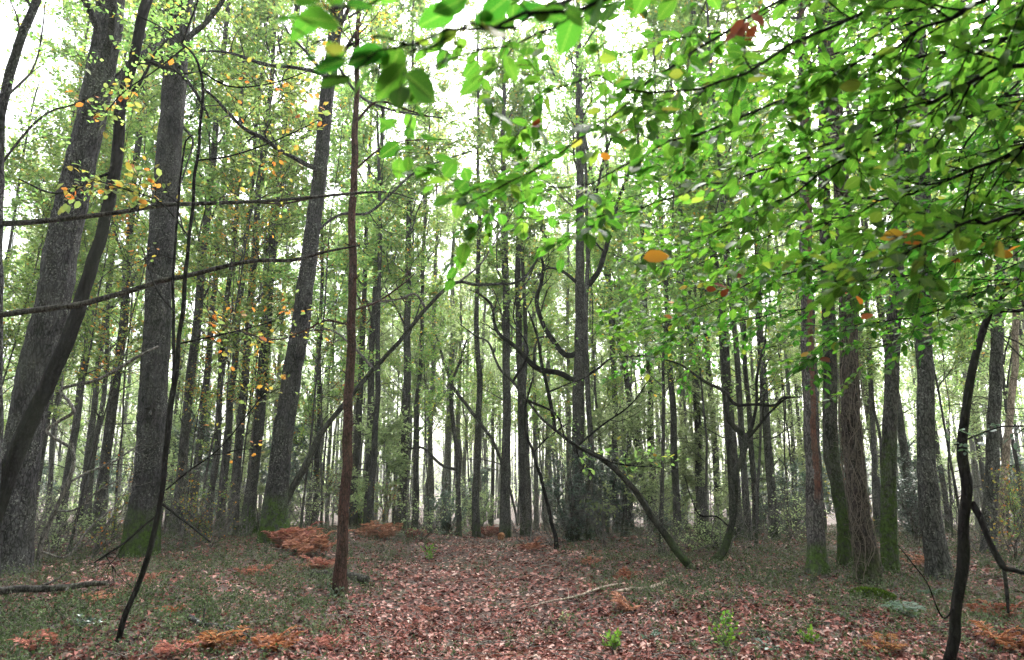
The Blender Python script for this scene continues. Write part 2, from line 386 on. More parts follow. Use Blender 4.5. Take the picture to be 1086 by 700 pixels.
def gnormal_pos(n, ymin, ymax, power, xw=0.82, xpad=1.6):
    u = rng.random(n)
    y = ymin * (ymax / ymin) ** u if power == 1 else ((ymin ** (1 - power)) + u * (ymax ** (1 - power) - ymin ** (1 - power))) ** (1 / (1 - power))
    x = (rng.random(n) * 2 - 1) * (xw * y + xpad)
    return x, y

def fnoise(x, y, s=1.0, k=0.0):
    return (np.sin(s * 1.7 * x + 1.1 * np.sin(s * 1.3 * y + k) + k) + np.sin(s * 2.1 * y + 1.7 * np.sin(s * .9 * x + 2 * k) + 2.1 * k)
            + .6 * np.sin(s * 4.3 * x + 2 * y * s + k) + .6 * np.sin(s * 4.9 * y - 3 * x * s + 3 * k)) / 3.2

def path_x(y): return -0.35 - 0.012 * (y - 9) + 0.15 * np.sin(y * 0.35)
def cover_density(x, y):
    d = np.abs(x - path_x(y)) - (0.95 + 0.0 * y)
    left = sstep(0.1, 1.2, d) * np.where(x < path_x(y), 1.0, 0)
    right = sstep(0.3, 1.6, d) * np.where(x >= path_x(y), 1.0, 0)
    n = fnoise(x, y, .8, .7)
    L = left * (0.55 + .6 * n) * (1 - 0.55 * sstep(8.8, 7.0, y) * sstep(-4.5, -2.5, x))
    Rr = right * (0.56 + .6 * n) * sstep(8.6, 11.5, y + 0.12 * x) + right * .12
    P = 0.10 * (fnoise(x, y, 1.3, 2) > .25)
    return np.clip(L + Rr + P * (y > 7), 0, 1)

# leaf litter (nobody could count it)
def build_litter():
    mb = MB()
    x, y = gnormal_pos(210000, 4.4, 46, 1.2)
    keep = rng.random(len(x)) > 0.5 * cover_density(x, y); x = x[keep]; y = y[keep]
    n = len(x); z = gz(x, y) + rng.random(n) * .025 + .004
    P = np.stack([x, y, z], -1)
    a = rng.random(n) * 2 * PI; A = np.stack([np.cos(a), np.sin(a), .25 * rng.normal(size=n)], -1)
    Nn = np.stack([.42 * rng.normal(size=n), .42 * rng.normal(size=n), np.ones(n)], -1)
    sz = (.030 + .055 * rng.random(n) ** 1.6) * (1 + .012 * y)
    pn = fnoise(x, y, .7, 5); rn = np.clip(rng.beta(1.3, 1.5, n) + .16 * pn + .14 * fnoise(x, y, 2.3, 8) + .15 * np.exp(-(x - path_x(y)) ** 2 / 1.2) - .05, 0, 1)
    near = y < 10
    leaves(mb, P[near], A[near], Nn[near], sz[near], 'curl', rn[near], .85)
    leaves(mb, P[~near], A[~near], Nn[~near], sz[~near] * 1.1, 'dia', rn[~near])
    o = mb.build('leaf_litter', M['leaf_litter']); tag(o, 'fallen pink brown leaves covering the forest path and floor', 'leaf litter', kind='stuff')
build_litter()

def build_cover():
    mb = MB(); st = MB()
    x, y = gnormal_pos(52000, 5.0, 40, 1.2)
    keep = rng.random(len(x)) < cover_density(x, y) * 0.62; x = x[keep]; y = y[keep]
    n = len(x); P0 = np.stack([x, y, gz(x, y) - .01], -1)
    H = (.06 + .12 * rng.random(n)) * (1 + .010 * y) * (.75 + .9 * np.clip(fnoise(x, y, 1.7, 3) + .3, 0, 1))
    for k in range(2):
        D = norm(np.stack([.6 * rng.normal(size=n), .6 * rng.normal(size=n), np.ones(n)], -1))
        B = P0 + .03 * rng.normal(size=P0.shape) * [1, 1, 0]
        P = np.stack([B, B + D * H[:, None] * .55 + .01 * rng.normal(size=P0.shape), B + D * H[:, None] * 1.0 + .03 * rng.normal(size=P0.shape)], 1)
        tubes(st, P, np.broadcast_to(np.array([.0028, .0022, .0012]), (n, 3)) * (1 + .03 * y[:, None]), 3)
        pn = fnoise(x, y, .6, 9)
        m = 9; rr = np.clip(rng.random((n, m)) * .8 + .22 * pn[:, None] + .05, 0, 1).ravel()
        twig_leaves(mb, P, m, .030, 'dia', .018, .6, .15, rnd=lambda q: rr, wid=1.2)
    o = mb.build('ground_cover', M['leaf_ground']); tag(o, 'low grey green shrubby undergrowth on both sides of the path', 'undergrowth', kind='stuff')
    o2 = st.build('undergrowth_stems', M['bark_branch']); tag(o2, 'thin brown stems of the low undergrowth beside the path', 'undergrowth', kind='stuff')
    # small dead twigs and debris lying around
    tw = MB(); x, y = gnormal_pos(2600, 5, 30, 1.1); n = len(x)
    a = rng.random(n) * 2 * PI; L = .15 + .5 * rng.random(n) ** 2; D = np.stack([np.cos(a), np.sin(a), 0 * a], -1) * L[:, None]
    P0 = np.stack([x, y, gz(x, y) + .02], -1); P1 = P0 + D * .5 + .03 * rng.normal(size=P0.shape); P2 = P0 + D
    P1[:, 2] = gz(P1[:, 0], P1[:, 1]) + .035 + .02 * rng.random(n); P2[:, 2] = gz(P2[:, 0], P2[:, 1]) + .02 + .05 * rng.random(n)
    R = (.002 + .005 * rng.random(n))[:, None] * np.array([[1, .8, .5]])
    tubes(tw, np.stack([P0, P1, P2], 1), R, 4)
    tag(tw.build('twig_debris', M['bark_branch']), 'small dead twigs scattered over the fallen leaves', 'twig debris', kind='stuff')
build_cover()

# ------------------------------------------------------------------ trees
def crown(trunkP, trunkR, t0, t1, k, L, leafkit, mat, nsub=5, ntw=4, nl=8, ang=(.7, 1.2), up=.18, size=.075, lsub=None, kind='dia', flat=0.35, spread=.025, rs=.34, rnd=None, tilt=.6):
    """returns (limb MB, leaf MB)"""
    a, ra = children(trunkP[None], trunkR[None], k, t0, t1, ang, L, 7, .16, up, rs, .45)
    b, rb = children(a, ra, nsub, .25, 1, (.5, 1.0), (L[0] * .35, L[1] * .42), 5, .18, up * .3, .5, .4, flat)
    c, rc = children(b, rb, ntw, .15, 1, (.4, .9), (.35, .65), 4, .15, .02, .55, .3, flat)
    ra = np.maximum(ra, .007); rb = np.maximum(rb, .0045); rc = np.maximum(rc, .003)
    lm = MB(); tubes(lm, a, ra, 6); tubes(lm, b, rb, 4); tubes(lm, c, rc, 3)
    fm = MB(); twig_leaves(fm, c, nl, size, kind, spread, tilt, .05, rnd=rnd)
    if nl >= 5: twig_leaves(fm, b, nl // 2, size, kind, spread, tilt, .5, rnd=rnd)
    return lm, fm

# prototypes of the far trees
PROTO = {}
def make_bare(key, H, n=5, spread=.5, leafy=0, mat=None):
    a = rng.random(n) * 6.28; D = np.stack([np.cos(a) * spread, np.sin(a) * spread, np.ones(n)], -1) * H * rng.uniform(.5, 1.1, (n, 1)); t = np.linspace(0, 1, 9)[None, :, None]
    P = t * D[:, None] + .05 * np.cumsum(rng.normal(size=(n, 9, 3)), 1) * [1, 1, .4] * np.minimum(t * 4, 1); P[..., 2] -= .05
    R = np.full((n, 9), .012) * (1 - .7 * t[..., 0]); tm = MB(); tubes(tm, P, R, 6)
    c, rc = children(P, R, 8, .1, 1, (.5, 1.3), (.3, .9), 7, .25, .02, .6, .4); d, rd = children(c, rc, 4, .15, 1, (.5, 1.1), (.15, .5), 5, .22, .02, .7, .3)
    tubes(tm, c, np.maximum(rc, .004), 4); tubes(tm, d, np.maximum(rd, .0025), 3); fm = MB()
    if leafy: twig_leaves(fm, d, leafy, .055, 'dia', .02, .5, .3)
    PROTO[key] = (tm.mesh('stems', M['bark_branch']), fm.mesh('leaves', mat) if leafy else None)
for i in range(3): make_bare('bare%d' % i, rng.uniform(1.2, 2.0), leafy=0)
for i in range(3): make_bare('sparse%d' % i, rng.uniform(1.3, 2.2), leafy=3, mat=M['leaf_yellowing' if i == 0 else 'leaf_pale_haze'])

def make_proto(key, H, t0, k, L, mat, bmat, nsub=5, ntw=4, nl=9, size=.08, up=.2, wob=.10, fork=False, r0=.14, rnd=None):
    n = 16; t = np.linspace(0, 1, n)
    P = np.stack([wob * np.cumsum(rng.normal(size=n)) * .35, wob * np.cumsum(rng.normal(size=n)) * .35, t * H], -1)
    P[:, :2] -= P[:1, :2]; P[0, 2] = -.4
    R = r0 * (1 - .75 * t ** 1.1) * (1 + .45 * np.exp(-t * H / .5)); R[-1] = .015
    tm = MB(); tubes(tm, resample(P, 34)[None], np.interp(np.linspace(0, 1, 34), t, R)[None], 10, .05)
    lm, fm = crown(P, R, t0, .98, k, L, None, None, nsub, ntw, nl, (.5, 1.15), up, size, rnd=rnd)
    # dead low snags
    s, rs_ = children(P[None], R[None], 7, .08, t0 + .05, (1.0, 1.5), (.4, 1.6), 5, .22, .02, .16, .2); tubes(lm, s, np.maximum(rs_, .005), 4)
    s2, r2 = children(s, rs_, 3, .3, 1, (.4, .9), (.2, .6), 4, .2, 0, .6, .2); tubes(lm, s2, np.maximum(r2, .003), 3)
    PROTO[key] = (tm.mesh('trunk', bmat), lm.mesh('limbs', bmat), fm.mesh('crown', mat), r0, H)
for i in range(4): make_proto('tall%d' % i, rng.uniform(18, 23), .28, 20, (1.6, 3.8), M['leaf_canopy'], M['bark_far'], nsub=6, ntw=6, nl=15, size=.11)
for i in range(3): make_proto('pale%d' % i, rng.uniform(13, 18), .20, 16, (1.3, 3.0), M['leaf_pale_haze'], M['bark_far'], nsub=6, ntw=5, nl=12, size=.10, r0=.10)
for i in range(4): make_proto('young%d' % i, rng.uniform(5.5, 8.5), .22, 14, (1.0, 2.4), M['leaf_pale_haze' if i % 2 else 'leaf_canopy'], M['bark_far'], 5, 5, 11, .075, .02, .13, r0=.045)
for i in range(3): make_proto('low%d' % i, rng.uniform(3, 5), .06, 15, (.7, 1.5), M['leaf_bluish' if i == 0 else 'leaf_pale_haze'], M['bark_far'], 5, 5, 12, .085, .03, .12, r0=.03)
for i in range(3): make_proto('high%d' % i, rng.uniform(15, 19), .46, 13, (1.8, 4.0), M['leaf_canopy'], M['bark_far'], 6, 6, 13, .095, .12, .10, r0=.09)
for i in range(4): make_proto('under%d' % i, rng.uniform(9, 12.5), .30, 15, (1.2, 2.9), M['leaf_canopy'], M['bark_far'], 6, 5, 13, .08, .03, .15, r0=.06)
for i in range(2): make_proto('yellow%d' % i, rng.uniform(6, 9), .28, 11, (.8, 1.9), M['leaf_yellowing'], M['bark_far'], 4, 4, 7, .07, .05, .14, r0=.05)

FAR = []     # (object, screen x at horizon, width px, dist, kind, leanpx)
HAZED = {}
def far_tree(px, w, Y, key, lean=0.0, z0=None, group='background trees of the wood', name='forest_tree'):
    """px = photo column of the trunk at y=480"""
    b = at(px, 480, Y); x = b[0]; zz = float(gz(x, Y)); x -= lean * (1.6 - zz) * .8
    tm, lm, fm, r0, H = PROTO[key]
    r = empty(name, (x, Y, zz), (float(rng.normal() * .012), float(lean), 0))
    rz = float(rng.random() * 6.28)
    k = w * mpp(480, Y) / 2 / r0 / .95 / math.sqrt(1 + ((px - CX) / FPX) ** 2)
    s = float(rng.uniform(.92, 1.12))
    if Y > 29 and key[:4] in ('tall', 'pale', 'high') and rng.random() < .8:  # most distant trunks get the paler bark, haze put into its colour
        if key not in HAZED:
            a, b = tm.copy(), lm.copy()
            for q in (a, b): q.materials.clear(); q.materials.append(M['bark_hazed'])
            HAZED[key] = (a, b)
        tm, lm = HAZED[key]
    for nm, me in (('trunk', tm), ('limbs', lm), ('crown', fm)):
        o = link(nm, me, r); o.rotation_euler = (0, 0, rz)
        o.scale = (k, k, s) if nm == 'trunk' else (s, s, s)
    FAR.append([r, px, w, Y, key, lean])
    return r
tall = lambda: 'tall%d' % rng.integers(4)
pale = lambda: 'pale%d' % rng.integers(3)
yng = lambda: 'young%d' % rng.integers(4)
# trunks that can be picked out one by one in the photograph: column, width, distance, lean
LIST = [(113, 12, 20, .07), (73, 10, 24, .03), (93, 8, 27, .02), (58, 6, 30, .0), (25, 8, 24, .04), (43, 4, 36, 0),
        (194, 11, 21, .05), (212, 9, 24, .03), (229, 5, 28, .03), (241, 9, 23, .06), (254, 10, 21, .05), (286, 5, 30, 0),
        (331, 5, 34, .0), (340, 3, 40, 0), (351, 4, 38, .01), (379, 8, 27, -.01), (393, 8, 25, -.01), (427, 9, 25, .03),
        (443, 6, 31, 0), (456, 6, 30, 0), (474, 8, 34, .02), (508, 5, 36, .01), (535, 10, 24, .0), (557, 9, 26, .0), (567, 5, 33, 0),
        (602, 5, 34, 0), (631, 4, 36, 0), (652, 7, 28, .0), (659, 4, 35, 0), (668, 4, 33, .02), (684, 7, 27, -.10),
        (714, 8, 23, .0), (722, 5, 33, 0), (745, 7, 26, -.01), (757, 7, 28, -.03), (774, 12, 22, -.03), (788, 7, 20, .0),
        (803, 4, 30, 0), (817, 9, 21, -.02), (828, 5, 34, 0), (839, 5, 30, -.01), (963, 10, 22, -.02), (996, 6, 26, .03),
        (1077, 5, 19, -.04), (925, 6, 28, 0), (1035, 6, 30, -.03), (398, 4, 40, .02), (410, 3, 44, 0), (492, 4, 42, 0), (522, 4, 40, .03),
        (582, 4, 40, .02), (10, 6, 33, 0), (150, 5, 34, 0), (128, 5, 38, 0)]
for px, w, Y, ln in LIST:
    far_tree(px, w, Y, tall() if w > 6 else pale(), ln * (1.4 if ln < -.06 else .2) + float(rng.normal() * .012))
# the denser wood behind, each tree a tree
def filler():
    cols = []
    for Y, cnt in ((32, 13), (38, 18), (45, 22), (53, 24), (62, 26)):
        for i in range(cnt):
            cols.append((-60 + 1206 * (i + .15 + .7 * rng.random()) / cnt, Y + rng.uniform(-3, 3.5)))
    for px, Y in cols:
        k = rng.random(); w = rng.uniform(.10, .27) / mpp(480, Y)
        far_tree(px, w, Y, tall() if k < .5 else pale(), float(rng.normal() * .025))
filler()
for px, Y in ((40, 17), (225, 25), (330, 24), (415, 36), (590, 33), (690, 24), (735, 29), (840, 24), (1000, 20), (1065, 22), (375, 33), (140, 27), (915, 27), (800, 36), (640, 38), (270, 34)):
    far_tree(px, rng.uniform(.04, .07) / mpp(480, Y), Y + rng.uniform(-1, 1), yng(), float(rng.normal() * .05), name='young_tree', group='young trees')
for i in range(46):
    Y = rng.uniform(20, 46); px = -30 + 1150 * (i + .2 + .6 * rng.random()) / 46
    if abs(px - 470) < 120 and rng.random() < .75: continue
    far_tree(px, rng.uniform(.03, .05) / mpp(480, Y), Y, 'low%d' % rng.integers(3), float(rng.normal() * .05), name='bushy_sapling')
for i in range(20):
    far_tree(-50 + 1180 * (i + .3 + .4 * rng.random()) / 20, rng.uniform(.16, .22) / mpp(480, 22), rng.uniform(19, 27), 'high%d' % rng.integers(3), float(rng.normal() * .02))
for i in range(34):                      # slim trunks, most with haze-paled bark, standing in the open middle of the wood
    Y = rng.uniform(36, 64); far_tree(330 + 420 * (i + rng.random()) / 34, rng.uniform(.09, .17) / mpp(480, Y), Y, 'high%d' % rng.integers(3), float(rng.normal() * .02))
for px, Y in ((30, 17), (72, 16), (130, 19), (222, 18), (255, 20), (325, 18.5), (420, 27), (455, 25), (345, 27), (30, 23), (180, 30),
               (575, 30), (500, 33), (640, 24), (700, 17), (745, 20), (560, 29), (800, 18), (830, 22), (930, 17), (1010, 15), (1060, 20), (870, 28), (980, 28), (420, 36), (600, 38), (290, 38), (90, 34), (760, 38), (1100, 14), (-20, 17)):
    far_tree(px, rng.uniform(.05, .09) / mpp(480, Y), Y + rng.uniform(-.8, .8), 'under%d' % rng.integers(4), float(rng.normal() * .04), name='understory_tree')
for px, Y in ((240, 16.5), (95, 15), (205, 18.5), (345, 19), (265, 19)):
    far_tree(px, rng.uniform(.04, .05) / mpp(480, Y), Y, 'yellow%d' % rng.integers(2), float(rng.normal() * .05), name='young_tree')

# ------------------------------------------------------------------ the named trees
NAMED = []
def world_line(pts, Y, dY=0.0, n=None, wob=0.0):
    """pts rows (px, py, width px) -> world points, radii; depth runs Y .. Y+dY"""
    q = resample(np.array(pts, float), n or max(12, len(pts) * 6)); m = len(q)
    P = []; R = []
    for i, (a, b, w) in enumerate(q):
        y = Y + dY * i / (m - 1); P.append(at(a, b, y)); R.append(max(w, .6) * mpp(b, y) / 2 / math.sqrt(1 + ((a - CX) / FPX) ** 2))
    P = np.array(P)
    if wob: P += wob * np.stack([fnoise(P[:, 2] * 2, P[:, 0], 1.2, 1), fnoise(P[:, 2] * 2, P[:, 0], 1.3, 4), 0 * P[:, 0]], -1)
    return P, np.array(R)

def named_tree(name, label, pts, mat, Y=None, top=15.0, group=None, ckw=None, cmat=None, flare=.5, sides=20, rough=.05, branches=(), cat='tree', sink=.3, lmat=None, anchor=None, tw_=1.0, crown_on=True):
    bx, by = pts[0][0], pts[0][1]
    if Y is None: Y = ghit(bx, by)
    P, R = world_line(pts, Y, n=max(30, int(len(pts) * 9)), wob=.02)
    tt = norm(np.gradient(P, axis=0)); R = R * np.clip(np.abs(tt[:, 2]), .8, 1) * tw_
    g = float(gz(P[0, 0], Y)); P[0, 2] = min(P[0, 2], g)
    org = np.array([P[0, 0], Y, g])
    P = np.vstack([P[0] - [0, 0, sink], P]); R = np.concatenate([R[:1] * 1.1, R])
    h = P[:, 2] - g; R = R * (1 + flare * np.exp(-np.maximum(h, 0) / (.22 + R[1])))
    if top and P[-1, 2] < top:
        d = norm(P[-1] - P[-9]); m = 12; L = (top - P[-1, 2]) / max(d[2], .3)
        s = np.linspace(0, 1, m + 1)[1:, None]
        E = P[-1] + d * L * s + .12 * np.cumsum(rng.normal(size=(m, 3)), 0) * [1, 1, 0]
        r = R[-1] * (1 - .8 * s[:, 0]); nb = len(P); P = np.vstack([P, E]); R = np.concatenate([R, r])
        t0 = .76 * nb / len(P)
    else: t0 = .6
    e = empty(name, org)
    tm = MB(); tubes(tm, (P - org)[None], R[None], sides, rough); tr = tm.build('trunk', mat, e)
    lm = MB(); fm = MB(); has = False
    if crown_on:
        kw = dict(k=13, L=(1.6, 3.4), nsub=5, ntw=4, nl=7, size=.08, up=.22); kw.update(ckw or {})
        kw['nl'] = int(kw['nl'] * 2); kw['ntw'] = 5
        lm, fm = crown(P - org, R, t0 if 't0' not in kw else kw.pop('t0'), .97, kw.pop('k'), kw.pop('L'), None, None, **kw); has = True
    for br in branches:                     # rows (px,py,w), depth offset, options
        pl, dY = br[0], br[1]; opt = br[2] if len(br) > 2 else {}
        Pb, Rb = world_line(pl, Y + opt.get('y0', 0), dY, wob=.01); Pb = Pb - org
        tubes(lm, Pb[None], Rb[None], 8, .06); has = True
        if opt.get('tw', 0):
            c, rc = children(Pb[None], Rb[None], opt['tw'], opt.get('t0', .3), 1, (.5, 1.1), opt.get('L', (.4, 1.2)), 6, .2, opt.get('up', .05), .5, .3, .3)
            rc = np.maximum(rc, .004); tubes(lm, c, rc, 4)
            c2, rc2 = children(c, rc, 4, .2, 1, (.4, .9), (.15, .5), 4, .2, .03, .6, .2, .3); tubes(lm, c2, np.maximum(rc2, .0025), 3)
            if opt.get('nl'):
                twig_leaves(fm, c2, opt['nl'], opt.get('size', .055), 'hex', .03, .5, .2, rnd=opt.get('rnd')); 
                if opt.get('nl') > 3: twig_leaves(fm, c, 4, opt.get('size', .055), 'hex', .03, .5, .4, rnd=opt.get('rnd'))
    if lm.v: lm.build('limbs', lmat or mat, e)
    if fm.v: fm.build('crown', cmat or M['leaf_canopy'], e)
    tag(e, label, cat, group); NAMED.append((anchor, project(at(bx, 480, Y))[0] if False else np.interp(480, [p[1] for p in pts][::-1], [p[0] for p in pts][::-1]), Y))
    return e, tm, org, P, R, Y

yel = lambda q: np.where(rng.random(q) < .45, rng.random(q) * .5, np.clip(rng.random(q) * .45 + .55, 0, 1))
mixr = lambda q: rng.random(q)

named_tree('oak_tree', 'big dark leaning trunk at the left edge, thickest tree in the wood',
    [(2, 622, 58), (12, 560, 54), (22, 480, 50), (36, 400, 47), (52, 340, 46), (66, 260, 44), (84, 180, 40), (100, 110, 38), (110, 60, 37), (117, 0, 35), (124, -60, 34)],
    M['bark_oak'], Y=11.2, top=14, rough=.05, sides=44, tw_=.84, ckw=dict(k=9), anchor='the thick leaning oak')
named_tree('oak_tree', 'slimmer dark trunk leaning in front of the thick leaning oak',
    [(-34, 640, 30), (-6, 540, 27), (22, 470, 25), (50, 410, 22), (82, 332, 19), (104, 260, 16), (112, 230, 15), (122, 180, 14), (130, 110, 14), (142, 60, 13), (156, 0, 13), (176, -60, 11)],
    M['bark_dark'], Y=10.2, top=12, tw_=.88, flare=.2, ckw=dict(k=6, L=(1.2, 2.4), nl=5),
    branches=[([(133, 68, 7), (155, 66, 7), (172, 70, 6), (186, 74, 5), (205, 95, 4), (222, 125, 3)], .6, dict(tw=3, nl=2, L=(.3, .8))),
              ([(120, 182, 4), (100, 190, 3), (60, 205, 2.5), (20, 190, 2)], -.8, dict(tw=5, nl=4, size=.06, t0=.1, L=(.3, .8)))],
    anchor='the slim leaning trunk')
named_tree('oak_tree', 'straight thick grey oak with bright green moss at its foot, behind the black sapling',
    [(148, 590, 36), (151, 560, 35), (160, 480, 32), (163, 400, 30), (168, 320, 29), (173, 230, 28), (181, 140, 26), (187, 60, 25), (192, 0, 25), (198, -60, 24)],
    M['bark_oak_moss'], flare=.32, top=15, sides=40, anchor='the mossy footed oak',
    branches=[([(195, 135, 3), (205, 150, 2.5), (198, 175, 2), (190, 200, 1.5)], -.4), ([(150, 455, 4), (146, 440, 3), (160, 430, 2)], -.3)])
named_tree('oak_tree', 'grey oak leaning slightly right, dark moss at its base, behind the arching tree',
    [(290, 573, 31), (292, 540, 26), (298, 480, 22), (309, 400, 21), (321, 330, 19), (333, 230, 16), (340, 180, 15), (346, 110, 14.5), (354, 50, 14), (357, 0, 13), (360, -60, 12)],
    M['bark_oak_moss'], flare=.25, top=16, sides=36, anchor='the leaning mossy oak',
    branches=[([(346, 180, 7), (331, 177, 6), (311, 167, 5), (296, 159, 5), (280, 147, 5), (260, 137, 4), (243, 121, 4), (228, 104, 3), (214, 92, 2)], -2.5, dict(tw=7, nl=3, size=.06, L=(.4, 1.0))),
              ([(350, 82, 4), (330, 75, 4), (308, 71, 4), (280, 68, 4), (243, 56, 3), (207, 54, 2)], -1.5, dict(tw=6, nl=2, size=.06)),
              ([(352, 60, 3), (380, 100, 3), (410, 115, 2.5), (440, 121, 2), (470, 125, 1.5)], -1, dict(tw=6, nl=3)),
              ([(330, 250, 2.5), (360, 228, 3), (390, 226, 3), (415, 205, 2.5), (445, 180, 2), (500, 160, 1.3)], 1, dict(tw=8, nl=3, L=(.5, 1.4)))])
named_tree('oak_tree', 'narrow dark trunk standing just behind the left side of the leaning mossy oak',
    [(263, 572, 16), (265, 530, 13), (271, 480, 12), (281, 370, 11.5), (288, 250, 10), (298, 180, 9), (306, 100, 8), (313, 30, 7), (320, -50, 6)],
    M['bark_oak_moss'], Y=21, top=14, ckw=dict(k=7), anchor='the narrow dark trunk')
named_tree('pine_tree', 'slim red brown trunk standing alone beside the path',
    [(360, 632, 14.5), (361, 600, 12.5), (364, 550, 11.5), (368, 480, 10.5), (370, 420, 10), (373, 330, 9), (374, 230, 8), (376, 150, 7), (378, 90, 5.5), (380, 0, 4.5), (381, -60, 4)],
    M['bark_red'], top=8.5, rough=.07, flare=.35, sink=.15, ckw=dict(k=7, t0=.8, L=(.6, 1.4), nl=4, size=.055), cmat=M['leaf_yellowing'], anchor='the red brown trunk',
    branches=[([(377, 130, 3), (400, 108, 2.5), (430, 116, 2), (455, 124, 1.5)], -.5, dict(tw=4, nl=2)),
              ([(374, 205, 2.5), (340, 208, 2.5), (300, 216, 2), (262, 214, 1.5)], .5, dict(tw=4, nl=2)),
              ([(376, 180, 2), (400, 160, 2), (425, 150, 1.5), (470, 148, 1)], .6, dict(tw=6, nl=2)),
              ([(372, 330, 2), (400, 320, 2), (425, 303, 1.5), (440, 290, 1)], .6, dict(tw=3)),
              ([(372, 345, 2), (345, 340, 2.5), (325, 350, 2), (290, 360, 1.4), (235, 345, 1)], .6, dict(tw=8, nl=2, size=.066, rnd=yel, t0=.1, L=(.15, .4))),
              ([(366, 520, 2.5), (359, 516, 1.6)], -.1), ([(368, 455, 2.5), (376, 449, 1.6)], -.1), ([(371, 400, 2), (362, 392, 1.3)], -.1), ([(373, 300, 2), (381, 292, 1.2)], -.1), ([(374, 262, 2), (366, 258, 1.2)], -.1),
              ([(364, 625, 1.6), (366, 585, 1.6), (362, 545, 1.3), (366, 500, 1)], -.15)])
named_tree('arching_tree', 'thin bare tree arching high over the path from the leaning mossy oak',
    [(296, 572, 9), (300, 540, 9), (322, 497, 8.5), (342, 458, 7.5), (362, 433, 7), (395, 393, 6), (425, 360, 5.5), (452, 328, 5), (472, 307, 4.6), (487, 299, 4.3), (505, 302, 4), (530, 301, 4), (545, 300, 3.8), (559, 291, 3.4), (573, 269, 3), (580, 255, 2.6), (573, 243, 2)],
    M['bark_arch'], Y=17.5, top=None, flare=.1, sides=10, rough=.06, crown_on=False,
    branches=[([(397, 392, 3), (372, 365, 2.5), (350, 350, 2), (320, 352, 1.5)], .5, dict(tw=4, nl=2)),
              ([(452, 328, 3), (440, 312, 2.5), (420, 318, 2), (390, 322, 1.5)], -.5, dict(tw=3)),
              ([(487, 299, 2.5), (510, 280, 2), (525, 255, 1.5), (540, 225, 1)], .5, dict(tw=6, nl=3))],
    lmat=M['bark_branch'], anchor='the arching thin tree')
named_tree('leaning_tree', 'dark bare trunk leaning steeply left beside the path, with twisted top limbs',
    [(735, 604, 10.5), (715, 581, 9.5), (692, 548, 9), (670, 516, 8), (640, 488, 7), (612, 473, 5.5), (597, 462, 4.2), (575, 444, 3.2), (556, 421, 3.2), (544, 405, 3.5), (530, 391, 3), (519, 364, 2.5), (506, 357, 2), (488, 344, 1.4)],
    M['bark_arch'], top=None, flare=.2, sides=14, rough=.06, crown_on=False, sink=.15,
    branches=[([(589, 457, 4), (583, 423, 4), (575, 387, 3.5), (569, 355, 2.5), (560, 330, 1.8)], .4, dict(tw=3, nl=3)),
              ([(600, 465, 3), (625, 480, 2), (655, 492, 1.5), (700, 496, 1)], -.3, dict(tw=7, nl=4, size=.09, rnd=yel, t0=.1)),
              ([(560, 425, 3), (590, 440, 2), (600, 470, 1.5)], -.3, dict(tw=3, nl=2)),
              ([(612, 473, 3), (640, 450, 2), (668, 430, 1.4), (690, 400, 1)], .3, dict(tw=5, nl=3, size=.06)),
              ([(544, 405, 3), (560, 372, 2), (545, 340, 1.5), (548, 310, 1)], .3, dict(tw=5, nl=3))],
    lmat=M['bark_dark'], cmat=M['leaf_canopy'], anchor='the steep leaning trunk')
named_tree('oak_tree', 'upright grey oak with twisted dark limbs and holly round its foot',
    [(613, 572, 14), (613, 520, 13), (613, 450, 12.5), (614, 400, 12), (615, 330, 10), (615, 270, 9), (615, 200, 8), (614, 100, 7), (613, 0, 5), (612, -60, 4)],
    M['bark_far'], Y=21, top=13, anchor='the twisted limbed oak',
    branches=[([(616, 372, 6), (601, 377, 6), (587, 362, 5.5), (576, 344, 5), (569, 319, 4.5), (574, 300, 4), (576, 280, 3), (570, 262, 2)], -.5, dict(tw=5, nl=3)),
              ([(613, 407, 6.5), (594, 396, 6), (573, 392, 6), (562, 384, 5.5), (548, 369, 5), (530, 355, 4), (524, 342, 3.5), (521, 323, 3), (503, 308, 2)], -1, dict(tw=6, nl=2)),
              ([(616, 312, 6), (626, 300, 6), (636, 285, 5.5), (643, 262, 5), (650, 240, 4.5), (655, 215, 4), (668, 180, 3)], .4, dict(tw=6, nl=5)),
              ([(612, 300, 4), (600, 290, 3.5), (590, 285, 3), (580, 285, 2), (568, 296, 1.4)], -.4, dict(tw=3, nl=2)),
              ([(617, 225, 4), (632, 205, 3), (640, 170, 2.5), (655, 130, 2)], .3, dict(tw=5, nl=5)),
              ([(613, 405, 3), (635, 390, 2.5), (650, 380, 2), (690, 376, 1.5)], -.5, dict(tw=5, nl=2))], lmat=M['bark_dark'])
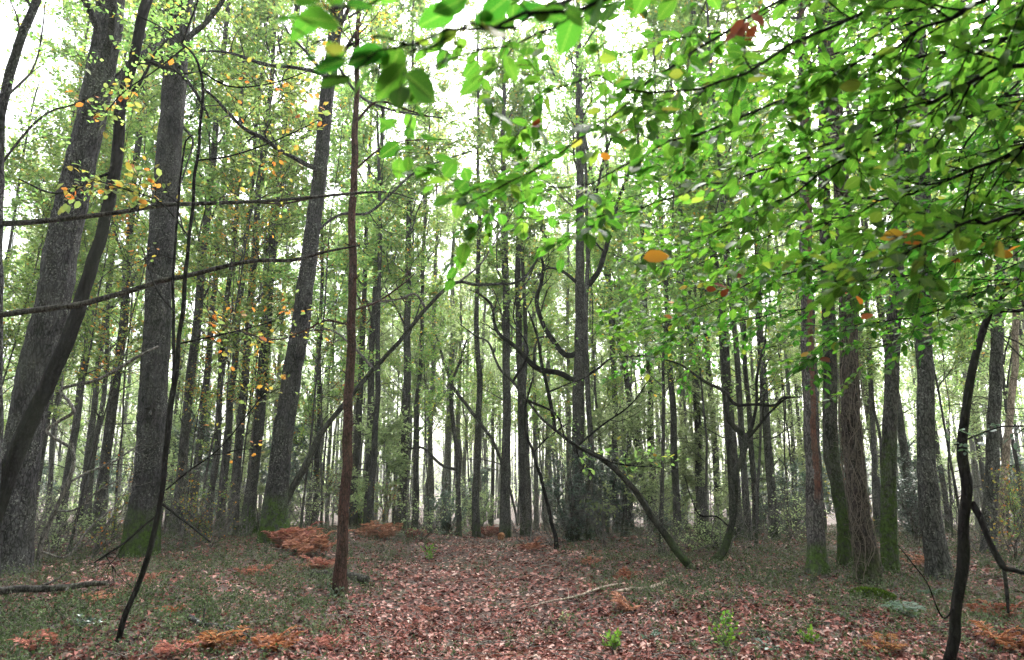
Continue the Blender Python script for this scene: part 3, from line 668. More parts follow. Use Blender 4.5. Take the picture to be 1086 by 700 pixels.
named_tree('crooked_tree', 'small crooked tree with zigzag forked limbs right of the steep leaning trunk',
    [(757, 597, 11), (766, 585, 9), (774, 566, 8), (779, 540, 7), (780, 506, 6.5), (786, 487, 7), (791, 466, 8), (781, 455, 7), (772, 445, 6), (770, 430, 5), (767, 415, 5), (750, 406, 4), (733, 394, 3.3), (718, 385, 2.6), (692, 379, 2), (668, 378, 1.4)],
    M['bark_arch'], top=None, flare=.4, sides=12, rough=.08, crown_on=False, sink=.1,
    branches=[([(791, 466, 6), (798, 450, 4), (802, 427, 3.5), (803, 398, 3), (812, 360, 2)], .2, dict(tw=4, nl=3)),
              ([(771, 418, 3.5), (780, 429, 4), (799, 429, 3), (821, 430, 3), (830, 422, 2.5), (849, 421, 1.5)], -.3, dict(tw=4, nl=2)),
              ([(792, 466, 4), (806, 450, 3), (818, 436, 2.5), (830, 425, 2)], -.2, dict(tw=2, nl=2)),
              ([(763, 590, 3.5), (748, 601, 3), (738, 605, 2)], -.3),
              ([(775, 560, 2), (760, 548, 2), (742, 546, 1.7), (732, 525, 1.4), (726, 505, 1)], -.5)],
    lmat=M['bark_dark'], anchor='the crooked small tree')
named_tree('split_bark_tree', 'dark trunk with a long red brown stripe of bare wood and a mossy swollen foot',
    [(866, 608, 24), (866, 585, 20), (864, 540, 18.5), (862, 480, 17), (857, 370, 15), (855, 260, 13.5), (854, 150, 12), (851, 60, 10), (849, 0, 9), (847, -60, 8)],
    M['bark_split'], top=14, flare=.22, sides=24, anchor='the red striped trunk')
named_tree('oak_tree', 'pale grey trunk with green moss on its foot, squeezed behind the rough bark ivy tree',
    [(897, 602, 18), (896, 560, 17), (889, 520, 16.5), (882, 480, 16), (880, 370, 15), (876, 250, 13), (874, 150, 12), (873, 60, 10), (873, 0, 9), (873, -60, 8)],
    M['bark_mossy_tall'], top=14, flare=.1, sides=20, anchor='the pale mossy trunk')
e14, tm14, o14, P14, R14, Y14 = named_tree('oak_tree', 'thick rough brown trunk wrapped in dry ivy stems',
    [(921, 619, 28), (918, 585, 25), (911, 540, 23), (904, 480, 21.5), (901, 380, 20), (897, 280, 18), (892, 200, 17), (888, 150, 16), (884, 60, 14), (881, 0, 12), (878, -60, 11)],
    M['bark_rough'], top=15, flare=.16, sides=28, rough=.09, anchor='the ivy wrapped trunk')
named_tree('oak_tree', 'straight trunk green with moss up to head height right of the ivy wrapped trunk',
    [(943, 607, 20), (943, 560, 18), (943, 480, 16.5), (947, 370, 16), (953, 250, 15), (959, 150, 13.5), (962, 60, 12), (965, 0, 11), (968, -60, 10)],
    M['bark_mossy_tall'], top=15, flare=.15, sides=22, anchor='the green mossed trunk')
named_tree('oak_tree', 'thick grey trunk with pale flaking bark just left of the black crooked trunk',
    [(996, 614, 30), (992, 580, 26), (986, 530, 23), (982, 480, 20.5), (981, 370, 18.5), (980, 260, 17), (978, 150, 15.5), (976, 60, 14), (975, 0, 12), (974, -60, 11)],
    M['bark_lichen'], top=15, flare=.1, sides=26, anchor='the flaking grey trunk')
named_tree('beech_tree', 'black crooked slender trunk in front at the right edge, bending out of the picture',
    [(1003, 716, 17), (1010, 680, 18), (1013, 655, 17), (1020, 620, 18), (1023, 590, 19), (1022, 550, 16), (1023, 515, 17), (1021, 480, 16), (1026, 430, 14), (1032, 390, 13), (1039, 360, 12.5), (1051, 328, 12), (1064, 312, 12.5), (1080, 296, 13), (1100, 275, 11), (1130, 235, 9), (1150, 180, 7)],
    M['bark_dark'], Y=5.9, top=None, tw_=.76, flare=.08, sides=18, rough=.05, crown_on=False, sink=.25,
    branches=[([(1029, 533, 9), (1040, 550, 8), (1050, 574, 7), (1063, 599, 9), (1067, 603, 7), (1090, 610, 6), (1130, 640, 6)], -.5),
              ([(1064, 598, 5), (1067, 618, 5), (1069, 634, 4.5), (1070, 650, 3)], -.2),
              ([(1015, 640, 2.4), (1000, 655, 2), (985, 620, 1.6), (968, 598, 1.4), (952, 578, 1)], -.2),
              ([(1051, 328, 5), (1075, 330, 4), (1100, 322, 3)], .5)], anchor='the black crooked trunk')
named_tree('oak_tree', 'lichen blotched grey trunk behind the black crooked trunk',
    [(1046, 615, 19), (1049, 560, 17), (1053, 480, 15.5), (1057, 370, 14.5), (1061, 300, 13), (1064, 200, 12), (1066, 100, 11), (1068, 0, 10), (1070, -60, 9)],
    M['bark_lichen'], Y=15.5, top=13, flare=.15, sides=20, anchor='the lichen blotched trunk')
named_tree('pine_tree', 'slender pinkish brown trunk near the right edge beyond the black crooked trunk',
    [(1060, 578, 11), (1063, 540, 9.5), (1067, 480, 9), (1072, 430, 8.5), (1077, 370, 8), (1078, 250, 7), (1079, 100, 6), (1080, -60, 5)],
    M['bark_pale'], Y=18, top=11, ckw=dict(k=6, L=(.8, 1.6)), anchor='the pinkish slender trunk')
named_tree('beech_tree', 'slender dark tree along the very left edge carrying two long bare horizontal limbs',
    [(-8, 664, 13), (-5, 560, 12), (-3, 430, 12), (-2, 300, 12), (-1, 180, 11.5), (3, 110, 11), (14, 65, 11), (34, 15, 10), (58, -45, 9)],
    M['bark_oak'], Y=8.2, top=9, ckw=dict(k=6, L=(.8, 1.8), nl=5, size=.06), flare=.1,
    branches=[([(-5, 238, 8), (30, 236, 7.5), (70, 232, 7), (125, 225, 6), (170, 218, 5.5), (214, 216, 5), (260, 214, 4.2), (300, 212, 3.6), (374, 205, 3), (413, 204, 1.8), (438, 211, 1.3)], .6, dict(tw=6, nl=2, L=(.2, .5), size=.05)),
              ([(-6, 335, 8.5), (30, 330, 8), (82, 323, 7.5), (110, 316, 7), (143, 307, 6.5), (170, 298, 6.5), (200, 292, 6), (250, 280, 5), (280, 276, 4.5), (310, 276, 4), (346, 267, 3), (381, 260, 2)], -.8, dict(tw=3, nl=0, L=(.15, .4), t0=.5)),
              ([(-2, 180, 3), (20, 150, 3), (50, 120, 2.5), (80, 110, 2), (120, 90, 1.5)], .5, dict(tw=8, nl=5, size=.06, L=(.3, .7), t0=.1))],
    lmat=M['bark_limb'], anchor='the left edge tree')
named_tree('sapling', 'thin black crooked sapling forking in front of the mossy footed oak',
    [(124, 683, 6.5), (133, 655, 6.5), (147, 624, 6.5), (156, 595, 6.5), (163, 568, 6.5), (168, 546, 6), (173, 515, 6), (176, 486, 6.5), (179, 460, 7), (182, 420, 6.5), (188, 370, 5), (195, 320, 5), (200, 270, 4.2), (202, 246, 4), (208, 180, 3.6), (214, 107, 3.4), (213, 80, 3.2), (205, 58, 3), (193, 46, 2.8), (170, 28, 2.4), (143, 14, 2)],
    M['bark_dark'], top=None, flare=.1, sides=10, rough=.05, crown_on=False, sink=.1,
    branches=[([(183, 405, 4), (184, 365, 4), (184, 319, 3.5), (185, 280, 3.4), (187, 246, 3), (191, 200, 2.6), (196, 153, 2.3), (205, 143, 1.6)], .2, dict(tw=3, nl=2, L=(.2, .4))),
              ([(193, 46, 2.6), (200, 28, 2.3), (210, 0, 2), (214, -30, 1.6)], 0, dict(tw=3, nl=2, L=(.2, .4))),
              ([(184, 330, 2.2), (170, 312, 2), (158, 285, 1.6), (150, 262, 1.2)], .2),
              ([(173, 535, 3.2), (190, 548, 3), (208, 562, 2.6), (224, 575, 2)], -.3),
              ([(168, 546, 2.6), (150, 560, 2.6), (133, 575, 2.5), (115, 587, 2.2), (100, 597, 1.8)], -.3, dict(tw=2, L=(.2, .4))),
              ([(176, 520, 2.2), (200, 500, 2), (230, 478, 1.6), (262, 440, 1.4), (285, 410, 1)], .5, dict(tw=6, nl=3, rnd=yel, L=(.2, .5))),
              ([(188, 365, 2.2), (220, 358, 2), (255, 350, 1.5), (300, 338, 1)], .5, dict(tw=8, nl=3, rnd=yel, L=(.12, .3), size=.066, t0=.1)),
              ([(211, 75, 2.2), (245, 92, 2), (290, 88, 1.5), (335, 72, 1)], .2, dict(tw=8, nl=3, rnd=yel, L=(.12, .35), size=.066, t0=.1)),
              ([(209, 170, 2), (245, 165, 2), (290, 150, 1.5), (338, 128, 1)], .2, dict(tw=8, nl=3, rnd=yel, L=(.12, .35), size=.07, t0=.2)),
              ([(196, 50, 2), (165, 75, 1.6), (135, 95, 1.4), (112, 120, 1)], -.2, dict(tw=6, nl=3, rnd=yel, L=(.12, .35), size=.075, t0=.2)),
              ([(200, 250, 2), (170, 215, 1.6), (130, 200, 1.4), (95, 190, 1)], -.2, dict(tw=7, nl=4, L=(.12, .35), size=.08, t0=.3))],
    cmat=M['leaf_yellowing'], anchor='the thin black sapling')
named_tree('dead_tree', 'small dead tree with a hooked grey limb beside the thick leaning oak',
    [(40, 602, 6), (44, 575, 6), (56, 545, 6), (70, 515, 5.5), (78, 490, 5), (76, 470, 4.5)],
    M['bark_branch'], Y=11.8, top=None, flare=.2, sides=8, crown_on=False, sink=.1,
    branches=[([(72, 512, 3), (95, 500, 2.6), (120, 490, 2.2), (150, 470, 1.5)], .3, dict(tw=5, L=(.3, .8))),
              ([(58, 542, 3), (80, 540, 2.5), (105, 520, 2.2), (130, 508, 1.5)], -.3, dict(tw=5, L=(.3, .8))),
              ([(76, 475, 4), (50, 458, 4), (62, 447, 4), (78, 437, 4.5), (72, 425, 4), (64, 414, 4), (80, 408, 4), (100, 404, 4), (122, 393, 4), (143, 380, 4), (168, 367, 2.5)], .1),
              ([(65, 416, 2.5), (66, 405, 2), (67, 398, 1.4)], 0),
              ([(44, 585, 3), (70, 590, 3), (95, 560, 2.5), (118, 540, 2)], .5, dict(tw=4, L=(.3, .6)))], anchor=None)
named_tree('sapling', 'wavy slender sapling with a forked top in the middle distance of the open wood',
    [(487, 562, 5), (486, 520, 5), (485, 480, 5), (482, 460, 4.5), (479, 435, 4.5), (478, 405, 5), (470, 380, 3), (462, 355, 2)],
    M['bark_far'], Y=24.5, top=None, sides=8, crown_on=False,
    branches=[([(478, 408, 3), (487, 385, 2.6), (495, 360, 2)], 0, dict(tw=5, nl=4)), ([(478, 408, 4), (495, 430, 3.5), (510, 450, 3.5), (521, 465, 3.2), (530, 485, 3), (538, 510, 3), (546, 540, 2.6), (549, 558, 2.4)], .2),
              ([(484, 498, 3.5), (470, 494, 3), (458, 484, 3), (448, 475, 2.5), (432, 476, 1.6)], -.2)], anchor=None)
named_tree('sapling', 'slender bent sapling rising beside the holly thicket left of the twisted limbed oak',
    [(590, 572, 4), (582, 540, 4), (574, 510, 3.6), (566, 480, 3.2), (560, 465, 3), (556, 440, 2.4), (565, 400, 2)],
    M['bark_dark'], Y=17.5, top=None, sides=8, crown_on=False,
    branches=[([(566, 480, 2), (580, 465, 1.8), (600, 450, 1.5)], 0, dict(tw=6, nl=4, L=(.3, .7)))], cmat=M['leaf_pale_haze'], anchor=None)

# dry ivy stems wound round the thick rough trunk
def ivy():
    mb = MB(); m = 90; N = 16
    Pr = P14 - o14
    z0 = rng.uniform(0, 3.4, m); L = rng.uniform(.6, 1.6, m); th0 = rng.uniform(0, 6.28, m); tw = rng.normal(size=m) * 1.1
    t = np.linspace(0, 1, N)
    z = z0[:, None] + L[:, None] * t
    cx = np.interp(z, Pr[:, 2], Pr[:, 0]); cy = np.interp(z, Pr[:, 2], Pr[:, 1]); rr = np.interp(z, Pr[:, 2], R14) * 1.06 + .012
    th = th0[:, None] + tw[:, None] * t + .25 * np.sin(9 * t + th0[:, None])
    rr = rr + .05 * (t ** 3) * rng.random((m, 1))
    P = np.stack([cx + rr * np.cos(th), cy + rr * np.sin(th), z], -1)
    tubes(mb, P, np.full((m, N), .0055) * (1 - .6 * t), 5)
    c, rc = children(P, np.full((m, N), .006), 4, .1, 1, (.5, 1.2), (.1, .3), 4, .3, -.05, .6); tubes(mb, c, np.maximum(rc, .0025), 3)
    mb.build('ivy_stems', M['dry_ivy'], e14)
ivy()

# ------------------------------------------------------------------ bushes
def bush(name, label, px, Y, H, W, mat, leafk='holly', n=9, size=.07, cat='bush', up=.35, nl=8, dens=4, group=None, smat=None):
    b = at(px, 500, Y); x = b[0]; z = float(gz(x, Y)); e = empty(name, (x, Y, z))
    a = rng.random(n) * 6.28; D = np.stack([np.cos(a) * W * .35, np.sin(a) * W * .35, np.full(n, H * .8)], -1) * rng.uniform(.6, 1.1, (n, 1))
    t = np.linspace(0, 1, 8)[None, :, None]
    P = t * D[:, None] + .04 * np.cumsum(rng.normal(size=(n, 8, 3)), 1); P[..., 2] -= .05
    R = np.full((n, 8), .018) * (1 - .7 * t[..., 0]) * max(H / 2, .5)
    sm = MB(); tubes(sm, P, R, 6); fm = MB()
    c, rc = children(P, R, 11, .04, 1, (.8, 1.3), (W * .22, W * .42), 6, .15, up * .2, .5, .45); tubes(sm, c, np.maximum(rc, .004), 4)
    d, rd = children(c, rc, dens, .15, 1, (.4, .9), (.12, .32), 4, .15, 0, .6, .2); tubes(sm, d, np.maximum(rd, .002), 3)
    twig_leaves(fm, d, nl, size, leafk, .02, .6, .05); twig_leaves(fm, c, nl, size, leafk, .02, .6, .2)
    sm.build('stems', smat or M['bark_far'], e); fm.build('foliage', mat, e); tag(e, label, cat, group)
    return e
bush('holly_bush', 'tall dark blue green holly bush round the foot of the twisted limbed oak', 603, 20, 3.0, 1.9, M['leaf_holly'])
bush('holly_bush', 'dark holly bush just right of the twisted limbed oak', 632, 21.5, 3.4, 1.8, M['leaf_holly'])
bush('holly_bush', 'dark holly bush behind the middle of the steep leaning trunk', 661, 22.5, 3.0, 1.8, M['leaf_holly'])
bush('holly_bush', 'holly bush in the gap between the green mossed and flaking grey trunks', 963, 20, 2.5, 1.4, M['leaf_holly'])
bush('holly_bush', 'small bluish holly bush behind the crooked small tree', 815, 24, 2.4, 2.2, M['leaf_bluish'])
bush('holly_bush', 'bluish holly bush between the crooked small tree and the red striped trunk', 838, 27, 3.0, 2.2, M['leaf_bluish'])
bush('hazel_bush', 'light green leafy bush round the wavy slender sapling', 476, 26, 2.2, 2.2, M['leaf_bluish'], 'dia', size=.06)
bush('hazel_bush', 'pale green bush in the open wood just right of the wavy slender sapling', 508, 29, 2.2, 2.4, M['leaf_pale_haze'], 'dia', size=.06)
bush('hazel_bush', 'grey green bush among the thin trunks right of the steep leaning trunk', 706, 27, 2.0, 2.2, M['leaf_bluish'], 'dia', size=.06)
bush('hazel_bush', 'green bush between the two trunks just right of the red brown trunk', 384, 29, 2.4, 1.8, M['leaf_canopy'], 'dia', size=.06)
bush('hazel_bush', 'sparse pale bush behind the dead tree with the hooked limb', 70, 15.5, 1.6, 1.6, M['leaf_pale_haze'], 'dia', n=6, size=.05, nl=3)
bush('hazel_bush', 'sparse yellowing bush between the mossy footed oak and the narrow dark trunk', 225, 15.5, 1.6, 1.5, M['leaf_yellowing'], 'dia', n=6, size=.05, nl=3)
bush('hazel_bush', 'pale leafed twiggy bush under the crooked small tree', 752, 17.5, 1.1, 1.4, M['leaf_pale_haze'], 'dia', n=6, size=.05, nl=4)
bush('hazel_bush', 'leafy bush at the right edge beyond the pinkish slender trunk', 1082, 21, 2.2, 1.8, M['leaf_canopy'], 'dia', size=.06)

# holly spray with pale bluish leaves crossing in front of the black crooked trunk
def spray_thing(name, label, pts, Y, dY, mat, k=8, L=(.15, .35), size=.05, nl=6, kind='ova5', cat='branch', rnd=None, par=None):
    P, R = world_line(pts, Y, dY); org = P[0].copy(); e = empty(name, org)
    sm = MB(); tubes(sm, (P - org)[None], R[None], 6)
    c, rc = children((P - org)[None], R[None], k, .08, 1, (.6, 1.1), L, 5, .12, -.02, .6, .3, .6); tubes(sm, c, np.maximum(rc, .0015), 4)
    fm = MB(); twig_leaves(fm, c, nl, size, kind, .008, .45, .1, rnd=rnd); sm.build('stem', M['bark_dark'], e); fm.build('leaves', mat, e)
    tag(e, label, cat); return e
spray_thing('holly_branch', 'pale bluish leafy branch reaching in from the right edge across the black crooked trunk',
            [(1110, 452, 3), (1080, 452, 2.4), (1060, 453, 2), (1035, 462, 1.8), (1012, 472, 1.2)], 5.2, -.1, M['leaf_bluish'], k=10, L=(.08, .2), size=.045, nl=5)

# ------------------------------------------------------------------ bracken and small plants
def fern(name, label, px, py, n, L, mat, cat='fern', droop=1.0, stand=.6, sz=1.0, spread_px=0):
    Y = ghit(px, py); b = at(px, py, Y); z = float(gz(b[0], Y)); e = empty(name, (b[0], Y, z)); mb = MB()
    N = 14; t = np.linspace(0, 1, N)[None, :, None]
    a = rng.random(n) * 6.28; l = L * rng.uniform(.55, 1.1, n)[:, None, None]
    D = np.stack([np.cos(a), np.sin(a), np.zeros(n)], -1)[:, None]
    st = stand * rng.uniform(.5, 1.2, (n, 1, 1))
    P = D * l * (t * .70) + np.array([0, 0, 1.0]) * l * (st * t - droop * .75 * st * t ** 2.2)
    P = P + rng.normal(size=(n, 1, 3)) * [.10 * L, .10 * L, 0] * (1 + spread_px)
    gg = gz(P[..., 0] + b[0], P[..., 1] + Y) - z; P[..., 2] = np.maximum(P[..., 2], gg + .015)
    tubes(mb, P, np.full((n, N), .0035) * (1 - .6 * t[..., 0]), 4)
    T = norm(P[:, 2:] - P[:, :-2]); Q = P[:, 1:-1]; up = np.array([0, 0, 1.0])
    S = norm(np.cross(T, up) + 1e-6)
    pl = L * .26 * np.sin(PI * np.linspace(.12, 1, N - 2)) ** .6 * np.linspace(1, .35, N - 2)
    for sg in (1, -1):
        for hv in (0, .5):
            A = S * sg + T * .35 + .12 * rng.normal(size=T.shape); q = Q + hv * (P[:, 2:] - Q)
            leaves(mb, q.reshape(-1, 3), A.reshape(-1, 3), (up + .35 * rng.normal(size=T.shape)).reshape(-1, 3), np.tile(pl, n) * sz, 'dia', None, .30)
    o = mb.build(name, mat); o.location = e.location; bpy.data.objects.remove(e); tag(o, label, cat); return o
BR = [(326, 588, 26, .85, 'big heap of collapsed russet bracken at the foot of the leaning mossy oak', 0, 2),
      (342, 606, 15, .6, 'russet bracken spilling toward the red brown trunk, front of the big heap', 0, 1),
      (310, 576, 20, .8, 'russet bracken tucked beside the mossy base of the leaning mossy oak', 0, 1),
      (404, 571, 22, .8, 'pinkish red bracken on the path edge right of the red brown trunk', 0, 2),
      (436, 571, 16, .7, 'pinkish bracken at the far end of the path, left of the wavy slender sapling', 0, 1),
      (522, 570, 24, .8, 'red brown bracken at the far right end of the path', 0, 2),
      (560, 584, 14, .6, 'brown bracken clump below the slender bent sapling', 0, 1),
      (225, 690, 16, .42, 'orange brown bracken clump low at the bottom, right of the thin black sapling', 1, 1),
      (292, 690, 16, .42, 'bright orange bracken clump at the bottom nearest the path', 1, 1),
      (182, 652, 8, .3, 'small orange bracken tuft just right of the thin black sapling foot', 1, .5),
      (100, 640, 8, .32, 'small red bracken tuft at the end of the fallen limb', 0, .5),
      (628, 600, 9, .42, 'russet bracken tuft in the undergrowth left of the steep leaning trunk', 0, 1),
      (663, 617, 9, .4, 'orange bracken tuft just behind the pale fallen pole', 1, .6),
      (668, 650, 11, .42, 'russet bracken tuft in front of the pale fallen pole', 0, .6),
      (455, 650, 7, .3, 'small russet bracken tuft on the path, front of the red brown trunk', 0, .6),
      (940, 692, 10, .35, 'orange bracken tuft at the bottom under the fern', 1, .6),
      (1062, 655, 14, .5, 'rusty bracken clump under the forked limb of the black crooked trunk', 1, 1),
      (1080, 690, 14, .5, 'rusty bracken clump in the bottom right corner', 1, 1),
      (270, 612, 9, .45, 'faded bracken tuft on the bank between mossy footed oak and the big heap', 0, 1),
      (150, 620, 8, .4, 'faded bracken tuft on the left bank behind the thin black sapling', 0, 1),
      (40, 690, 12, .4, 'russet bracken in the bottom left corner', 0, 1),
      (180, 695, 10, .36, 'russet bracken at the bottom beside the thin black sapling foot', 0, 1),
      (350, 690, 8, .3, 'faint russet bracken tuft at the bottom edge left of the path', 0, .6),
      (975, 600, 8, .5, 'brown bracken behind the flaking grey trunk', 0, 1)]
for px, py, n, L, lab, k, s in BR:
    fern('bracken', lab, px, py, n, L, M['bracken_orange' if k else 'bracken'], 'bracken', .85, 1.25 if s > 1 else .95, 1, s * .9)
fern('fern', 'green fern spreading between the mossy log and the black crooked trunk', 966, 655, 18, .55, M['leaf_bluish'], 'fern', 1.0, .7)
fern('fern', 'smaller green fern partly behind the spreading fern', 990, 632, 12, .4, M['leaf_bluish'], 'fern', 1.0, .7)

def sprig(label, px, py, H, mat, n=7, size=.05, nl=8, name='seedling', cat='seedling', W=.5):
    Y = ghit(px, py); b = at(px, py, Y); z = float(gz(b[0], Y)); e = empty(name, (b[0], Y, z))
    D = norm(np.stack([W * rng.normal(size=n), W * rng.normal(size=n), np.ones(n)], -1)) * H * rng.uniform(.6, 1.1, (n, 1))
    t = np.linspace(0, 1, 5)[None, :, None]; P = t * D[:, None] + .01 * np.cumsum(rng.normal(size=(n, 5, 3)), 1)
    sm = MB(); tubes(sm, P, np.full((n, 5), .003), 4); fm = MB(); twig_leaves(fm, P, nl, size, 'ova5', .01, .5, .25)
    sm.build('stems', M['bark_branch'], e); fm.build('leaves', mat, e); tag(e, label, cat)
sprig('yellow green plant standing alone on the far part of the path', 455, 597, .42, M['leaf_bright'], 10, .05, 10, W=.35)
sprig('bright green leafy seedling at the bottom, right of the path', 650, 692, .22, M['leaf_bright'], 12, .05, 8)
sprig('bright green seedling near the bottom, midway from path to black crooked trunk', 770, 690, .24, M['leaf_bright'], 12, .045, 8)
sprig('taller light green seedling behind the bright green seedlings, left one of two', 768, 668, .22, M['leaf_bright'], 6, .045, 7)
sprig('light green seedling under the ivy wrapped trunk, nearest the bottom', 858, 684, .12, M['leaf_bright'], 9, .045, 7)
sprig('tiny pale green seedling in the leaves below the pale fallen pole', 597, 664, .12, M['leaf_pale_haze'], 5, .035, 6)
sprig('dark green bramble sprig lying beside the bright green seedling at the bottom', 690, 680, .13, M['leaf_bluish'], 8, .045, 7, W=1.3)
sprig('dark green bramble sprig left of the path near the thin black sapling foot', 95, 668, .16, M['leaf_holly'], 9, .04, 8, W=1.0)
sprig('bluish bramble patch low on the right beside the bottom bracken', 815, 690, .14, M['leaf_bluish'], 8, .045, 7, W=1.3)
sprig('grey green bramble sprig at the foot of the red brown trunk', 352, 634, .16, M['leaf_bluish'], 8, .04, 8, W=.9)

# ------------------------------------------------------------------ fallen wood
def log(name, label, a, b, w0, w1, mat, lift=0.0, bend=.03, sub=0, cat='log', wob=.02, base_up=0.0):
    Ya, Yb = ghit(*a), ghit(*b); A = at(a[0], a[1], Ya); B = at(b[0], b[1], Yb)
    N = 18; t = np.linspace(0, 1, N)[:, None]; P = A + (B - A) * t + wob * np.cumsum(rng.normal(size=(N, 3)), 0) * [1, 1, .3] * t * (1 - t) * 3
    R = np.linspace(w0 * mpp(a[1], Ya), w1 * mpp(b[1], Yb), N) / 2
    P[:, 2] = gz(P[:, 0], P[:, 1]) + R * .8 + base_up + lift * t[:, 0]
    P = P - A; mb = MB(); tubes(mb, P[None], R[None], 12, .07)
    if sub: 
        c, rc = children(P[None], R[None], sub, .2, .95, (.6, 1.2), (.15, .5), 5, .15, .05, .6, .3); tubes(mb, c, np.maximum(rc, .003), 5)
    for i in (0, N - 1):                     # end caps
        q = np.stack([P[i], P[i] + norm(P[i] - P[abs(i - 1)]) * R[i] * .12]); tubes(mb, q[None], np.array([[R[i], .001]]), 12)
    o = mb.build(name, mat); o.location = A; tag(o, label, cat); return o
log('fallen_limb', 'long fallen limb lying in the undergrowth at the left edge', (-20, 645), (112, 632), 9, 5, M['bark_limb'], sub=3, base_up=.12)
log('fallen_log', 'dark log lying behind the foot of the red brown trunk', (330, 614), (389, 622), 9, 9, M['bark_limb'], base_up=.03)
log('fallen_pole', 'pale barkless pole lying in the leaves left of the steep leaning trunk', (652, 634), (705, 625), 3.5, 6, M['bark_pale'], base_up=.04)
log('fallen_pole', 'long thin pale pole pointing from the path to the thicker pale pole', (560, 650), (660, 625), 1.5, 3, M['bark_pale'], sub=2, base_up=.05)
log('fallen_stick', 'dark curved stick lying left of the path near the bottom orange bracken', (200, 662), (262, 684), 5, 5, M['bark_oak'], sub=2, base_up=.05, cat='stick')
log('fallen_stick', 'thin dark stick at the left edge just below the long fallen limb', (-5, 654), (60, 652), 2.5, 2, M['bark_oak'], cat='stick')
log('fallen_stick', 'pale stick lying between the black crooked trunk and the rusty bracken', (1024, 650), (1055, 672), 3, 2.5, M['bark_pale'], cat='stick')
log('fallen_stick', 'pale stick lying across the ground between the green mossed and flaking grey trunks', (950, 598), (985, 604), 3, 2.5, M['bark_pale'], cat='stick')
log('fallen_stick', 'pale stick at the bottom right beside the light green seedling', (735, 680), (800, 672), 2.5, 2, M['bark_pale'], cat='stick')
log('cut_stub', 'short orange brown broken stub at the far end of the path', (531, 573), (539, 562), 7, 5, M['stub_wood'], lift=.25, cat='stub')
def mossy_log():
    a, b = (902, 634), (950, 641); Ya = ghit(*a); Yb = ghit(*b); A = at(*a, Ya); B = at(*b, Yb)
    N = 14; t = np.linspace(0, 1, N)[:, None]; P = A + (B - A) * t; R = .095 * np.sin(PI * (.12 + .76 * t[:, 0])) ** .5
    P[:, 2] = gz(P[:, 0], P[:, 1]) + R * .55; P -= A
    e = empty('mossy_log', A); mb = MB(); tubes(mb, P[None], R[None], 12, .06); mb.build('log', M['bark_oak'], e)
    n = 2600; i = rng.random(n) * (N - 1); k = i.astype(int); f = (i - k)[:, None]; k2 = np.minimum(k + 1, N - 1)
    c = P[k] * (1 - f) + P[k2] * f; r = R[k] * 1.0; th = rng.uniform(-.3, PI + .3, n); ax = norm(B - A); s = norm(np.cross(ax, [0, 0, 1.0])); u = np.cross(s, ax)
    d = s * np.cos(th)[:, None] + u * np.sin(th)[:, None]; fm = MB()
    leaves(fm, c + d * r[:, None], norm(d + .6 * rng.normal(size=d.shape)), rng.normal(size=d.shape), .02 + .018 * rng.random(n), 'dia'); fm.build('moss', M['moss'], e)
    tag(e, 'short log covered in bright green moss under the ivy wrapped trunk', 'log')
mossy_log()

